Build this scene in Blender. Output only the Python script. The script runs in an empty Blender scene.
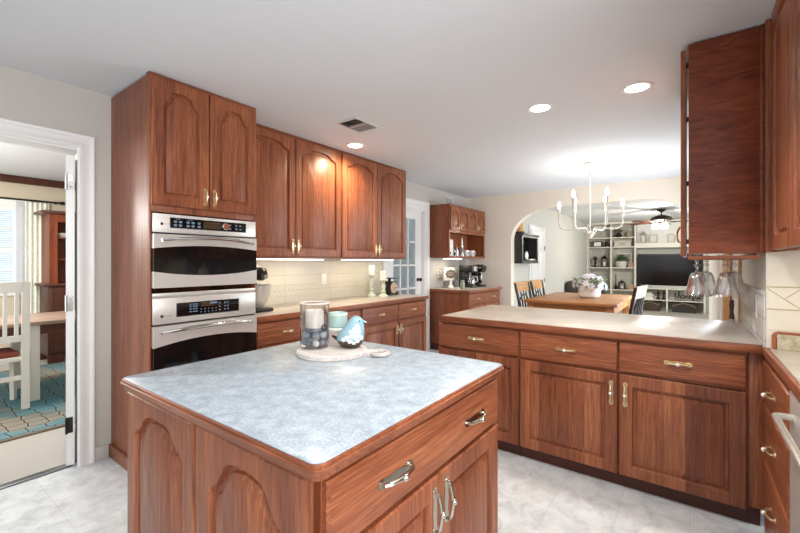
import bpy, bmesh, math, random
from mathutils import Vector, Matrix
random.seed(7)
sc = bpy.context.scene
COL = sc.collection
PI = math.pi
V = Vector

# ------------------------------------------------------------------ camera, world, lights, exposure
H = 1.315
YAW = math.atan(289.8 / 393.5)
cam_d = bpy.data.cameras.new('camera'); cam = bpy.data.objects.new('camera', cam_d); COL.objects.link(cam)
cam.location = (0, 0, H); cam.rotation_euler = (PI / 2, 0, YAW)
cam_d.sensor_fit = 'HORIZONTAL'; cam_d.sensor_width = 36.0
cam_d.lens = 393.5 / 800 * 36.0
cam_d.shift_y = -4.5 / 800
cam_d.clip_start = 0.05; cam_d.clip_end = 100
sc.camera = cam

sc.view_settings.view_transform = 'Standard'
sc.view_settings.look = 'None'
sc.view_settings.exposure = 0.60
sc.view_settings.gamma = 1.0
sc.view_settings.use_curve_mapping = False

w = bpy.data.worlds.new('sky'); sc.world = w; w.use_nodes = True
bg = w.node_tree.nodes['Background']
bg.inputs[0].default_value = (0.80, 0.90, 1.0, 1); bg.inputs[1].default_value = 1.1

def area(name, loc, rot, sx, sy, power, col=(1, 1, 1), spread=PI):
    d = bpy.data.lights.new(name, 'AREA'); d.shape = 'RECTANGLE'; d.size = sx; d.size_y = sy
    d.energy = power; d.color = col; d.spread = spread
    o = bpy.data.objects.new(name, d); COL.objects.link(o); o.location = loc; o.rotation_euler = rot
    return o

def point(name, loc, power, col=(1, 1, 1), r=0.04):
    d = bpy.data.lights.new(name, 'POINT'); d.energy = power; d.color = col; d.shadow_soft_size = r
    o = bpy.data.objects.new(name, d); COL.objects.link(o); o.location = loc
    return o

def spot(name, loc, power, col, angle=2.4, blend=0.6, r=0.06):
    d = bpy.data.lights.new(name, 'SPOT'); d.energy = power; d.color = col; d.spot_size = angle
    d.spot_blend = blend; d.shadow_soft_size = r
    o = bpy.data.objects.new(name, d); COL.objects.link(o); o.location = loc
    return o

DAY = (0.86, 0.93, 1.0); WARM = (1.0, 0.86, 0.66); NEUT = (1.0, 0.97, 0.93)
# two unseen area lamps added by solid walls behind and beside the camera
area('kitchen_back_fill', (-1.3, -2.36, 1.45), (-PI / 2, 0, PI), 3.0, 1.7, 8, DAY)
area('kitchen_side_fill', (0.87, -0.15, 1.55), (0, PI / 2, 0), 1.1, 2.2, 46, (0.97, 0.97, 1.0))
area('breakfast_side_fill', (0.278, 5.28, .95), (0, PI / 2, 0), 1.7, 1.22, 42, DAY)  # area lamp added for assumed daylight, against the solid wall, no patio door there
# unseen area lamps added to light the living room (right side) and dining room
area('living_side_fill', (2.40, 9.3, 1.5), (0, PI / 2, 0), 1.8, 3.6, 42, (.93, .96, 1.0))
area('dining_side_fill', (-5.0, -1.4, 1.5), (-PI / 2, 0, PI), 2.2, 1.5, 22, DAY)
point('dining_point_fill', (-5.3, -.35, 1.85), 58, NEUT, .14)  # point lamp added out of view to lift the dining ceiling, no fixture

# ------------------------------------------------------------------ materials
MATS = {}
def newmat(name):
    m = bpy.data.materials.new(name); m.use_nodes = True
    nt = m.node_tree; b = nt.nodes['Principled BSDF']
    return m, nt, b

def srgb(r, g, b):
    f = lambda c: (c / 255 / 12.92) if c / 255 <= 0.04045 else ((c / 255 + 0.055) / 1.055) ** 2.4
    return (f(r), f(g), f(b), 1)

def plain(name, col, rough=0.5, metal=0.0, spec=0.5, emit=None, estr=0, bump=0, bscale=60):
    m, nt, b = newmat(name)
    b.inputs['Base Color'].default_value = col
    b.inputs['Roughness'].default_value = rough
    b.inputs['Metallic'].default_value = metal
    b.inputs['Specular IOR Level'].default_value = spec
    if emit:
        b.inputs['Emission Color'].default_value = emit; b.inputs['Emission Strength'].default_value = estr
    if bump:
        tc = nt.nodes.new('ShaderNodeTexCoord'); n = nt.nodes.new('ShaderNodeTexNoise'); n.inputs['Scale'].default_value = bscale
        n.inputs['Detail'].default_value = 4
        bp = nt.nodes.new('ShaderNodeBump'); bp.inputs['Strength'].default_value = bump; bp.inputs['Distance'].default_value = 0.01
        nt.links.new(tc.outputs['Object'], n.inputs['Vector']); nt.links.new(n.outputs[0], bp.inputs['Height'])
        nt.links.new(bp.outputs[0], b.inputs['Normal'])
    MATS[name] = m
    return m

def ramp(nt, stops):
    r = nt.nodes.new('ShaderNodeValToRGB')
    el = r.color_ramp.elements
    while len(el) < len(stops): el.new(0.5)
    for e, (p, c) in zip(el, stops): e.position = p; e.color = c
    return r

def wood(name, axis, dark, mid, light, rough=0.40, stave=1.0, fine=1.0, sw=0.08, ga=60, gl=3.0, gd=1.0):
    m, nt, b = newmat(name); L = nt.links.new; N = nt.nodes.new
    tc = N('ShaderNodeTexCoord'); oi = N('ShaderNodeObjectInfo')
    off = N('ShaderNodeVectorMath'); off.operation = 'SCALE'; off.inputs[0].default_value = (7.3, 5.1, 3.7)
    L(oi.outputs['Random'], off.inputs['Scale'])
    add = N('ShaderNodeVectorMath'); L(tc.outputs['Object'], add.inputs[0]); L(off.outputs[0], add.inputs[1])
    def mapped(across, along):
        mp = N('ShaderNodeMapping'); s = [across] * 3; s['XYZ'.index(axis)] = along
        mp.inputs['Scale'].default_value = s; L(add.outputs[0], mp.inputs['Vector']); return mp
    def noise(across, along, det, dist=0.0):
        n = N('ShaderNodeTexNoise'); n.inputs['Scale'].default_value = 1; n.inputs['Detail'].default_value = det; n.inputs['Distortion'].default_value = dist
        L(mapped(across, along).outputs[0], n.inputs['Vector']); return n
    n1 = noise(ga, gl, 6, gd); n2 = noise(5, 0.9, 3, 0.5); n3 = noise(260 * fine, 11, 3)
    # glued-up staves: one tone per strip across the grain
    sp = N('ShaderNodeSeparateXYZ'); L(add.outputs[0], sp.inputs[0])
    ax = [i for i in range(3) if i != 'XYZ'.index(axis)]
    s1 = N('ShaderNodeMath'); s1.operation = 'ADD'; L(sp.outputs[ax[0]], s1.inputs[0]); L(sp.outputs[ax[1]], s1.inputs[1])
    s2 = N('ShaderNodeMath'); s2.operation = 'MULTIPLY'; s2.inputs[1].default_value = 11.0 * stave; L(s1.outputs[0], s2.inputs[0])
    s3 = N('ShaderNodeMath'); s3.operation = 'FLOOR'; L(s2.outputs[0], s3.inputs[0])
    wn = N('ShaderNodeTexWhiteNoise'); wn.noise_dimensions = '1D'; L(s3.outputs[0], wn.inputs['W'])
    acc = None
    for out, wgt in ((n1.outputs[0], 0.36), (n2.outputs[0], 0.28 - sw * .5), (n3.outputs[0], 0.36 - sw * .5), (wn.outputs['Value'], sw if axis == 'Z' else 0.0)):
        if not wgt: continue
        q = N('ShaderNodeMath'); q.operation = 'MULTIPLY_ADD'; q.inputs[1].default_value = wgt; L(out, q.inputs[0])
        if acc is None: q.inputs[2].default_value = 0.0 if axis == 'Z' else sw / 2
        else: L(acc, q.inputs[2])
        acc = q.outputs[0]
    r = ramp(nt, [(0.36, dark), (0.5, mid), (0.64, light)]); L(acc, r.inputs[0])
    hv = N('ShaderNodeHueSaturation'); L(r.outputs[0], hv.inputs['Color'])
    mr = N('ShaderNodeMapRange'); mr.inputs['To Min'].default_value = 0.92; mr.inputs['To Max'].default_value = 1.08
    L(oi.outputs['Random'], mr.inputs['Value']); L(mr.outputs[0], hv.inputs['Value'])
    L(hv.outputs[0], b.inputs['Base Color'])
    b.inputs['Roughness'].default_value = rough
    b.inputs['Specular IOR Level'].default_value = 0.35; b.inputs['Coat Weight'].default_value = 0.10; b.inputs['Coat Roughness'].default_value = 0.25
    bp = N('ShaderNodeBump'); bp.inputs['Strength'].default_value = 0.04; bp.inputs['Distance'].default_value = 0.003
    L(n3.outputs[0], bp.inputs['Height']); L(bp.outputs[0], b.inputs['Normal'])
    MATS[name] = m
    return m

CD, CM, CL = srgb(98, 52, 33), srgb(137, 77, 49), srgb(172, 108, 71)
wz = wood('cherry_wood_upright', 'Z', CD, CM, CL)
wzs = wood('cherry_wood_glued_staves', 'Z', CD, CM, CL, sw=0.20)
wx = wood('cherry_wood_lengthwise', 'X', CD, CM, CL)
wy = wood('cherry_wood_crosswise', 'Y', CD, CM, CL)
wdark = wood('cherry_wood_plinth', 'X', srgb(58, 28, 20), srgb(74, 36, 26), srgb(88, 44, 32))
OD, OM, OL = srgb(132, 84, 46), srgb(170, 114, 66), srgb(200, 144, 90)
oak_y = wood('honey_oak', 'Y', OD, OM, OL)
oak_x = wood('honey_oak_lengthwise', 'X', OD, OM, OL)
hutchw = wood('dark_hutch_wood', 'Z', srgb(84, 36, 20), srgb(122, 58, 34), srgb(146, 76, 46))
hutchd = wood('walnut_hutch_base_wood', 'Z', srgb(58, 30, 22), srgb(80, 44, 32), srgb(98, 56, 40))
greyoak = wood('weathered_table_wood', 'Y', srgb(128, 104, 88), srgb(160, 134, 116), srgb(186, 162, 144))
boardw = wood('pale_board_wood', 'X', srgb(150, 140, 132), srgb(188, 179, 172), srgb(214, 207, 202), rough=0.5)
tan_crest = wood('golden_crest_wood', 'Y', srgb(160, 110, 60), srgb(196, 148, 90), srgb(218, 176, 118))

def speckle(name, c1, c2, c3, scale=55, rough=0.25, big=5):
    m, nt, b = newmat(name); L = nt.links.new; N = nt.nodes.new
    tc = N('ShaderNodeTexCoord')
    n = N('ShaderNodeTexNoise'); n.inputs['Scale'].default_value = scale; n.inputs['Detail'].default_value = 8; n.inputs['Roughness'].default_value = 0.7
    n2 = N('ShaderNodeTexNoise'); n2.inputs['Scale'].default_value = big; n2.inputs['Detail'].default_value = 5
    L(tc.outputs['Object'], n.inputs['Vector']); L(tc.outputs['Object'], n2.inputs['Vector'])
    a = N('ShaderNodeMath'); a.operation = 'MULTIPLY'; a.inputs[1].default_value = 0.65; L(n.outputs[0], a.inputs[0])
    a2 = N('ShaderNodeMath'); a2.operation = 'MULTIPLY_ADD'; a2.inputs[1].default_value = 0.35; L(n2.outputs[0], a2.inputs[0]); L(a.outputs[0], a2.inputs[2])
    r = ramp(nt, [(0.38, c1), (0.5, c2), (0.62, c3)]); L(a2.outputs[0], r.inputs[0]); L(r.outputs[0], b.inputs['Base Color'])
    b.inputs['Roughness'].default_value = rough
    MATS[name] = m
    return m

lam_blue = speckle('blue_grey_laminate', srgb(132, 142, 150), srgb(152, 162, 169), srgb(172, 181, 187), 130, 0.27, 24)
lam_beige = speckle('beige_laminate', srgb(168, 158, 145), srgb(182, 173, 161), srgb(194, 187, 177), 60, 0.33)
lam_stone = speckle('stone_pattern_laminate', srgb(140, 130, 104), srgb(178, 168, 142), srgb(206, 198, 176), 30, 0.3, 9)

def tiles(name, c1, c2, grout, sx, sy, plane, mortar=0.012, rough=0.4, offset=0.0, bumpy=0.0, vein=True, gw=None):
    m, nt, b = newmat(name); L = nt.links.new; N = nt.nodes.new
    tc = N('ShaderNodeTexCoord'); sp = N('ShaderNodeSeparateXYZ'); cb = N('ShaderNodeCombineXYZ')
    L(tc.outputs['Object'], sp.inputs[0])
    i = {'X': 0, 'Y': 1, 'Z': 2}
    L(sp.outputs[i[plane[0]]], cb.inputs[0]); L(sp.outputs[i[plane[1]]], cb.inputs[1])
    br = N('ShaderNodeTexBrick'); br.offset = offset; br.squash = 1.0
    br.inputs['Scale'].default_value = 1.0; br.inputs['Brick Width'].default_value = sx; br.inputs['Row Height'].default_value = sy
    br.inputs['Mortar Size'].default_value = gw if gw else mortar * min(sx, sy); br.inputs['Mortar Smooth'].default_value = 0.1
    br.inputs['Color1'].default_value = c1; br.inputs['Color2'].default_value = c2; br.inputs['Mortar'].default_value = grout
    L(cb.outputs[0], br.inputs['Vector'])
    n = N('ShaderNodeTexNoise'); n.inputs['Scale'].default_value = 9; n.inputs['Detail'].default_value = 9; n.inputs['Roughness'].default_value = 0.72
    n.inputs['Distortion'].default_value = 0.7
    L(tc.outputs['Object'], n.inputs['Vector'])
    r = ramp(nt, [(0.32, (0.62, 0.62, 0.63, 1)), (0.5, (0.84, 0.84, 0.83, 1)), (0.66, (1.0, 1.0, 1.0, 1))]) if vein else ramp(nt, [(0.3, (0.94, 0.93, 0.92, 1)), (0.7, (1, 1, 1, 1))])
    L(n.outputs[0], r.inputs[0])
    mx = N('ShaderNodeMix'); mx.data_type = 'RGBA'; mx.blend_type = 'MULTIPLY'; mx.inputs[0].default_value = 1.0
    L(br.outputs['Color'], mx.inputs[6]); L(r.outputs[0], mx.inputs[7]); L(mx.outputs[2], b.inputs['Base Color'])
    b.inputs['Roughness'].default_value = rough
    if bumpy:
        bp = N('ShaderNodeBump'); bp.inputs['Strength'].default_value = bumpy; bp.inputs['Distance'].default_value = 0.004; bp.invert = True
        L(br.outputs['Fac'], bp.inputs['Height']); L(bp.outputs[0], b.inputs['Normal'])
    MATS[name] = m
    return m

vinyl = tiles('grey_vinyl_tile', srgb(226, 230, 232), srgb(219, 223, 225), srgb(210, 213, 214), 0.305, 0.305, 'XY', 0.008, 0.4)
tile_l = tiles('cream_wall_tile', srgb(214, 206, 188), srgb(210, 202, 184), srgb(192, 182, 162), 0.6, 0.148, 'YZ', rough=0.3, bumpy=0.3, vein=False, gw=0.003)
tile_r = tiles('cream_return_tile', srgb(226, 219, 202), srgb(221, 214, 197), srgb(208, 199, 180), 0.6, 0.2, 'XZ', rough=0.3, bumpy=0.3, vein=False, gw=0.003)
tile_b = tiles('glossy_grey_tile', srgb(206, 204, 200), srgb(200, 199, 196), srgb(170, 168, 164), 0.105, 0.105, 'YZ', rough=0.15, bumpy=0.3, vein=False, gw=0.003)
grout_d = plain('raised_tile_edge', srgb(192, 180, 150), 0.5)

wall_b = plain('lightened_warm_beige_wall', srgb(236, 224, 208), 0.7)  # beige of the back wall, lightened in colour to replace missing light
wall_m = plain('greige_wall_paint', srgb(194, 190, 183), 0.7, bump=0.05, bscale=180)
wall_g = plain('pale_grey_wall_paint', srgb(200, 200, 192), 0.7)
wall_d = plain('dining_wall_paint', srgb(206, 193, 170), 0.7)
ceil_m = plain('textured_ceiling_paint', srgb(222, 225, 229), 0.85, bump=0.10, bscale=55)
white = plain('white_trim_paint', srgb(234, 234, 232), 0.35)
white_f = plain('white_furniture_paint', srgb(226, 222, 212), 0.4)
cream_f = plain('cream_builtin_paint', srgb(226, 222, 210), 0.45)
carpet = plain('beige_carpet', srgb(176, 171, 162), 0.95, bump=0.5, bscale=220)
steel = None
def brushed():
    m, nt, b = newmat('brushed_steel'); L = nt.links.new; N = nt.nodes.new
    b.inputs['Base Color'].default_value = srgb(214, 211, 205); b.inputs['Metallic'].default_value = 0.5
    tc = N('ShaderNodeTexCoord'); mp = N('ShaderNodeMapping'); mp.inputs['Scale'].default_value = (6, 4, 300)
    n = N('ShaderNodeTexNoise'); n.inputs['Scale'].default_value = 1; n.inputs['Detail'].default_value = 3
    L(tc.outputs['Object'], mp.inputs[0]); L(mp.outputs[0], n.inputs['Vector'])
    mr = N('ShaderNodeMapRange'); mr.inputs['To Min'].default_value = 0.26; mr.inputs['To Max'].default_value = 0.40
    L(n.outputs[0], mr.inputs['Value']); L(mr.outputs[0], b.inputs['Roughness'])
    return m
steel = brushed()
chrome = plain('polished_chrome', srgb(214, 214, 212), 0.12, 1.0)
brass = plain('antique_brass', srgb(214, 194, 152), 0.28, 0.9)
nickel = plain('aged_nickel', srgb(196, 190, 176), 0.16, 1.0)
ceramic = plain('white_porcelain', srgb(240, 238, 232), 0.15)
blackg = plain('black_oven_glass', srgb(12, 14, 16), 0.06, spec=0.6)
black = plain('black_plastic', srgb(24, 23, 23), 0.35)
screen = plain('dark_tv_screen', srgb(10, 11, 13), 0.12)
blackm = plain('black_iron', srgb(34, 30, 28), 0.45, 0.3)
bronze = plain('dark_bronze', srgb(58, 48, 42), 0.4, 0.6)
blackw = plain('black_painted_wood', srgb(38, 35, 34), 0.4)
legend = plain('pale_key_print', srgb(104, 126, 144), 0.5)
display = plain('amber_display', srgb(66, 54, 40), 0.2)
wax = plain('white_wax', srgb(240, 238, 228), 0.5)
mint = plain('mint_glaze', srgb(168, 198, 192), 0.2)
pinkw = plain('blush_white_glaze', srgb(222, 206, 198), 0.35)
greenw = plain('distressed_green_white_paint', srgb(206, 216, 196), 0.5, bump=0.3)
bluegl = plain('sky_blue_glaze', srgb(138, 174, 184), 0.15)
darkgl = plain('dark_brown_glaze', srgb(62, 52, 46), 0.2)
emb = plain('white_lace_pattern', srgb(236, 236, 232), 0.4)
cush = plain('dark_leather', srgb(58, 46, 42), 0.45)
redcush = plain('red_brown_fabric', srgb(130, 62, 48), 0.9)
leafm = plain('green_leaves', srgb(116, 146, 98), 0.6)
petal = plain('white_petals', srgb(238, 236, 240), 0.6)
petal_b = plain('pale_blue_petals', srgb(186, 204, 222), 0.6)
pinkp = plain('lilac_petals', srgb(226, 210, 220), 0.6)
wicker = plain('dark_wicker', srgb(76, 62, 50), 0.8, bump=0.8, bscale=90)
def translucent(name, col, mixf=0.6):
    m, nt, b = newmat(name); L = nt.links.new; N = nt.nodes.new
    tr = N('ShaderNodeBsdfTranslucent'); tr.inputs[0].default_value = col; b.inputs['Base Color'].default_value = col; b.inputs['Roughness'].default_value = .9
    mx = N('ShaderNodeMixShader'); mx.inputs[0].default_value = mixf; L(b.outputs[0], mx.inputs[1]); L(tr.outputs[0], mx.inputs[2])
    L(mx.outputs[0], nt.nodes['Material Output'].inputs['Surface'])
    return m
tanm = translucent('tan_drape_fabric', srgb(226, 196, 150), 0.6)
kraft = plain('kraft_brown', srgb(170, 146, 116), 0.7)
greyp = plain('grey_print', srgb(150, 150, 146), 0.6)
lens = plain('lamp_lens', (1, 0.95, 0.85, 1), 0.4, emit=(1, 0.93, 0.82, 1), estr=9)
bulbm = plain('lit_bulb_glass', (1, 0.9, 0.75, 1), 0.3, emit=(1, 0.86, 0.62, 1), estr=14)
stripm = plain('lit_strip_lens', (1, 0.95, 0.85, 1), 0.4, emit=(1, 0.9, 0.7, 1), estr=5)
fanlens = plain('frosted_lit_shade', (1, 0.96, 0.9, 1), 0.4, emit=(1, 0.93, 0.82, 1), estr=12)

def clear(name, tint=(1, 1, 1, 1), refl=0.12, rough=0.02):
    m, nt, b = newmat(name); L = nt.links.new; N = nt.nodes.new
    out = nt.nodes['Material Output']; nt.nodes.remove(b)
    t = N('ShaderNodeBsdfTransparent'); t.inputs[0].default_value = tint
    g = N('ShaderNodeBsdfGlossy'); g.inputs['Roughness'].default_value = rough
    lw = N('ShaderNodeLayerWeight'); lw.inputs['Blend'].default_value = 0.35
    mr = N('ShaderNodeMapRange'); mr.inputs['To Min'].default_value = refl * 0.5; mr.inputs['To Max'].default_value = min(1, refl * 5)
    L(lw.outputs['Facing'], mr.inputs['Value'])
    mx = N('ShaderNodeMixShader'); L(mr.outputs[0], mx.inputs[0]); L(t.outputs[0], mx.inputs[1]); L(g.outputs[0], mx.inputs[2])
    L(mx.outputs[0], out.inputs['Surface'])
    MATS[name] = m
    return m
glass = clear('clear_glass', (0.975, 0.98, 0.985, 1), 0.26)
smoked = clear('smoky_jar_glass', (0.90, 0.89, 0.89, 1), 0.10)
pane_m = clear('window_pane_glass', (0.92, 0.95, 0.97, 1), 0.08)

def rugmat():
    m, nt, b = newmat('teal_trellis_rug'); L = nt.links.new; N = nt.nodes.new
    tc = N('ShaderNodeTexCoord')
    vo = N('ShaderNodeTexVoronoi'); vo.feature = 'DISTANCE_TO_EDGE'; vo.inputs['Scale'].default_value = 8.5; vo.inputs['Randomness'].default_value = 0.35
    L(tc.outputs['Object'], vo.inputs['Vector'])
    vc = N('ShaderNodeTexVoronoi'); vc.inputs['Scale'].default_value = 8.5; vc.inputs['Randomness'].default_value = 0.35
    L(tc.outputs['Object'], vc.inputs['Vector'])
    n = N('ShaderNodeTexNoise'); n.inputs['Scale'].default_value = 1.6; n.inputs['Detail'].default_value = 3; L(tc.outputs['Object'], n.inputs['Vector'])
    rc = ramp(nt, [(0.42, srgb(84, 152, 172)), (0.53, srgb(118, 162, 164)), (0.6, srgb(168, 160, 142))]); L(n.outputs[0], rc.inputs[0])
    re = ramp(nt, [(0.045, (0, 0, 0, 1)), (0.065, (1, 1, 1, 1)), (0.09, (1, 1, 1, 1)), (0.10, (0.6, 0.6, 0.6, 1))]); L(vo.outputs['Distance'], re.inputs[0])
    re.color_ramp.interpolation = 'LINEAR'
    ma = N('ShaderNodeMix'); ma.data_type = 'RGBA'; L(re.outputs[0], ma.inputs[0])
    ma.inputs[6].default_value = srgb(70, 62, 58); L(rc.outputs[0], ma.inputs[7])
    L(ma.outputs[2], b.inputs['Base Color']); b.inputs['Roughness'].default_value = 0.95
    return m
rug_m = rugmat()
rugband = plain('brown_rug_binding', srgb(110, 90, 72), 0.9)

def fabric_sprig():
    m, nt, b = newmat('pale_green_sprig_curtain'); L = nt.links.new; N = nt.nodes.new
    tc = N('ShaderNodeTexCoord'); n = N('ShaderNodeTexNoise'); n.inputs['Scale'].default_value = 26; n.inputs['Detail'].default_value = 2
    L(tc.outputs['Object'], n.inputs['Vector'])
    r = ramp(nt, [(0.45, srgb(242, 241, 230)), (0.55, srgb(226, 228, 210)), (0.6, srgb(238, 238, 226))]); L(n.outputs[0], r.inputs[0])
    L(r.outputs[0], b.inputs['Base Color']); b.inputs['Roughness'].default_value = 0.9
    return m
curtain_m = fabric_sprig()
sheer = clear('sheer_curtain', (0.9, 0.9, 0.92, 1), 0.02)
blind_m = plain('white_blind_slats', srgb(236, 236, 236), 0.5)
pebs = [plain('grey_blue_stone', srgb(142, 160, 172), 0.45), plain('slate_stone', srgb(92, 104, 118), 0.45), plain('pale_stone', srgb(196, 202, 200), 0.45)]

# ------------------------------------------------------------------ geometry helpers (all in world coordinates)
def nb(): return bmesh.new()

def box(bm, x0, x1, y0, y1, z0, z1, bev=0.0, seg=2):
    if x0 > x1: x0, x1 = x1, x0
    if y0 > y1: y0, y1 = y1, y0
    if z0 > z1: z0, z1 = z1, z0
    t = bm if not bev else nb()
    vs = [t.verts.new(p) for p in ((x0, y0, z0), (x1, y0, z0), (x1, y1, z0), (x0, y1, z0), (x0, y0, z1), (x1, y0, z1), (x1, y1, z1), (x0, y1, z1))]
    for f in ((3, 2, 1, 0), (4, 5, 6, 7), (0, 1, 5, 4), (1, 2, 6, 5), (2, 3, 7, 6), (3, 0, 4, 7)):
        t.faces.new([vs[i] for i in f])
    if bev:
        bmesh.ops.bevel(t, geom=list(t.edges), offset=bev, segments=seg, affect='EDGES', profile=0.5)
        merge(bm, t)
    return bm

def merge(bm, t, mat=None):
    if mat is not None: t.transform(mat)
    me = bpy.data.meshes.new('tmp'); t.to_mesh(me); t.free(); bm.from_mesh(me); bpy.data.meshes.remove(me)

def B(*a, **k): return box(nb(), *a, **k)

def tube(bm, pts, r, seg=8, caps=True, closed=False):
    pts = [V(p) for p in pts]; n = len(pts)
    rs = r if isinstance(r, (list, tuple)) else [r] * n
    rings = []; prev = None
    for i, p in enumerate(pts):
        if closed: d = pts[(i + 1) % n] - pts[i - 1]
        else: d = pts[min(i + 1, n - 1)] - pts[max(i - 1, 0)]
        d.normalize()
        if prev is None:
            a = V((0, 0, 1)) if abs(d.z) < 0.9 else V((1, 0, 0))
            u = d.cross(a).normalized()
        else:
            u = prev - d * prev.dot(d)
            u = u.normalized() if u.length > 1e-6 else d.orthogonal().normalized()
        prev = u; v = d.cross(u)
        rings.append([bm.verts.new(p + (u * math.cos(2 * PI * k / seg) + v * math.sin(2 * PI * k / seg)) * rs[i]) for k in range(seg)])
    for i in range(n if closed else n - 1):
        a, b_ = rings[i], rings[(i + 1) % n]
        for k in range(seg):
            bm.faces.new((a[k], a[(k + 1) % seg], b_[(k + 1) % seg], b_[k]))
    if caps and not closed:
        bm.faces.new(rings[0][::-1]); bm.faces.new(rings[-1])
    return bm

def lathe(bm, prof, c=(0, 0, 0), seg=24, mat=None):
    t = nb(); rings = []
    for r, z in prof:
        if r < 1e-6: rings.append([t.verts.new((0, 0, z))])
        else: rings.append([t.verts.new((r * math.cos(2 * PI * k / seg), r * math.sin(2 * PI * k / seg), z)) for k in range(seg)])
    for a, b_ in zip(rings, rings[1:]):
        for k in range(seg):
            k2 = (k + 1) % seg
            if len(a) == 1 and len(b_) == 1: continue
            if len(a) == 1: t.faces.new((a[0], b_[k2], b_[k]))
            elif len(b_) == 1: t.faces.new((a[k], a[k2], b_[0]))
            else: t.faces.new((a[k], a[k2], b_[k2], b_[k]))
    merge(bm, t, Matrix.Translation(V(c)) @ (mat if mat is not None else Matrix.Identity(4)))
    return bm

def sph(bm, c, r, seg=12, ring=8, scale=(1, 1, 1), rot=None):
    t = nb(); bmesh.ops.create_uvsphere(t, u_segments=seg, v_segments=ring, radius=r)
    m = Matrix.Translation(V(c)) @ (rot.to_4x4() if rot is not None else Matrix.Identity(4)) @ Matrix.Diagonal((*scale, 1))
    merge(bm, t, m); return bm

def prism(bm, pts, fn, d0, d1):
    """polygon pts (a,b) extruded between d0 and d1, fn(a,b,c)->world"""
    lo = [bm.verts.new(fn(a, b_, d0)) for a, b_ in pts]; hi = [bm.verts.new(fn(a, b_, d1)) for a, b_ in pts]
    n = len(pts)
    bm.faces.new(lo[::-1]); bm.faces.new(hi)
    for i in range(n): bm.faces.new((lo[i], lo[(i + 1) % n], hi[(i + 1) % n], hi[i]))
    return bm

def text_bm(s, size, fn, depth=0.001, bold=0.0):
    c = bpy.data.curves.new('lettering', 'FONT'); c.body = s; c.size = size; c.extrude = depth; c.offset = bold; c.align_x = 'LEFT'
    o = bpy.data.objects.new('lettering', c); COL.objects.link(o)
    dg = bpy.context.evaluated_depsgraph_get(); me = bpy.data.meshes.new_from_object(o.evaluated_get(dg))
    bm = nb(); bm.from_mesh(me)
    for v in bm.verts: v.co = fn(*v.co)
    bpy.data.objects.remove(o); bpy.data.curves.remove(c); bpy.data.meshes.remove(me)
    return bm

# ------------------------------------------------------------------ objects
WL = {}
def finish(bm, name, ang=0.6):
    bmesh.ops.recalc_face_normals(bm, faces=bm.faces)
    for f in bm.faces: f.smooth = True
    for e in bm.edges:
        if len(e.link_faces) == 2:
            if e.calc_face_angle(0) > ang: e.smooth = False
        else: e.smooth = False

def build_mesh(name, parts, shift, ang=0.6):
    me = bpy.data.meshes.new(name); full = nb()
    for i, (bm, m) in enumerate(parts):
        finish(bm, name, ang)
        t = bpy.data.meshes.new('t'); bm.to_mesh(t); bm.free()
        n0 = len(full.faces); full.from_mesh(t); bpy.data.meshes.remove(t)
        full.faces.ensure_lookup_table()
        for f in full.faces[n0:]: f.material_index = i
        me.materials.append(m)
    if shift: full.transform(Matrix.Translation(-V(shift)))
    full.to_mesh(me); full.free()
    return me

def P_(bm, mat): return bm if isinstance(bm, list) else [(bm, mat)]

def O(name, bm, mat, parent, label=None, ang=0.6, stuff=False):
    base = WL.get(parent.name, V((0, 0, 0)))
    me = build_mesh(name, P_(bm, mat), base, ang)
    o = bpy.data.objects.new(name, me); COL.objects.link(o); o.parent = parent
    WL[o.name] = base
    if label: o['label'] = label
    if stuff: o['kind'] = 'stuff'
    return o

def T(name, label, cat, loc=(0, 0, 0), group=None):
    o = bpy.data.objects.new(name, None); COL.objects.link(o); o.empty_display_size = 0.1
    o.location = loc; o['label'] = label; o['category'] = cat
    if group: o['group'] = group
    WL[o.name] = V(loc)
    return o

def bounds_base(parts):
    xs = [v.co for bm, _ in parts for v in bm.verts]
    return V(((min(p.x for p in xs) + max(p.x for p in xs)) / 2, (min(p.y for p in xs) + max(p.y for p in xs)) / 2, min(p.z for p in xs)))

def M1(name, bm, mat, label, cat, group=None, ang=0.6):
    parts = P_(bm, mat); base = bounds_base(parts)
    me = build_mesh(name, parts, base, ang)
    o = bpy.data.objects.new(name, me); COL.objects.link(o); o.location = base; o['label'] = label; o['category'] = cat
    if group: o['group'] = group
    WL[o.name] = base
    return o

def S(name, bm, mat, parent=None):
    parts = P_(bm, mat)
    me = build_mesh(name, parts, None)
    o = bpy.data.objects.new(name, me); COL.objects.link(o)
    if parent: o.parent = parent
    else: o['kind'] = 'structure'
    WL[o.name] = V((0, 0, 0))
    return o

def dup(root, loc=None, rotz=None, label=None, scale=None):
    r = root.copy(); COL.objects.link(r)
    if loc is not None: r.location = loc
    if rotz is not None: r.rotation_euler = (0, 0, rotz)
    if scale: r.scale = (scale,) * 3
    if label: r['label'] = label
    for ch in list(root.children):
        c = ch.copy(); COL.objects.link(c); c.parent = r
        for g in list(ch.children):
            d = g.copy(); COL.objects.link(d); d.parent = c
    return r

# ------------------------------------------------------------------ cabinet pieces
class F:
    """a face: origin, direction along it (u), outward normal (n)"""
    def __init__(s, o, facing):
        s.o = V(o)
        s.u, s.n = {'+X': (V((0, 1, 0)), V((1, 0, 0))), '-Y': (V((1, 0, 0)), V((0, -1, 0))), '-X': (V((0, -1, 0)), V((-1, 0, 0))), '+Y': (V((-1, 0, 0)), V((0, 1, 0)))}[facing]
        s.g = {'+X': wy, '-X': wy, '-Y': wx, '+Y': wx}[facing]
    def __call__(s, a, b, c): return s.o + s.u * a + V((0, 0, b)) + s.n * c

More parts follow.
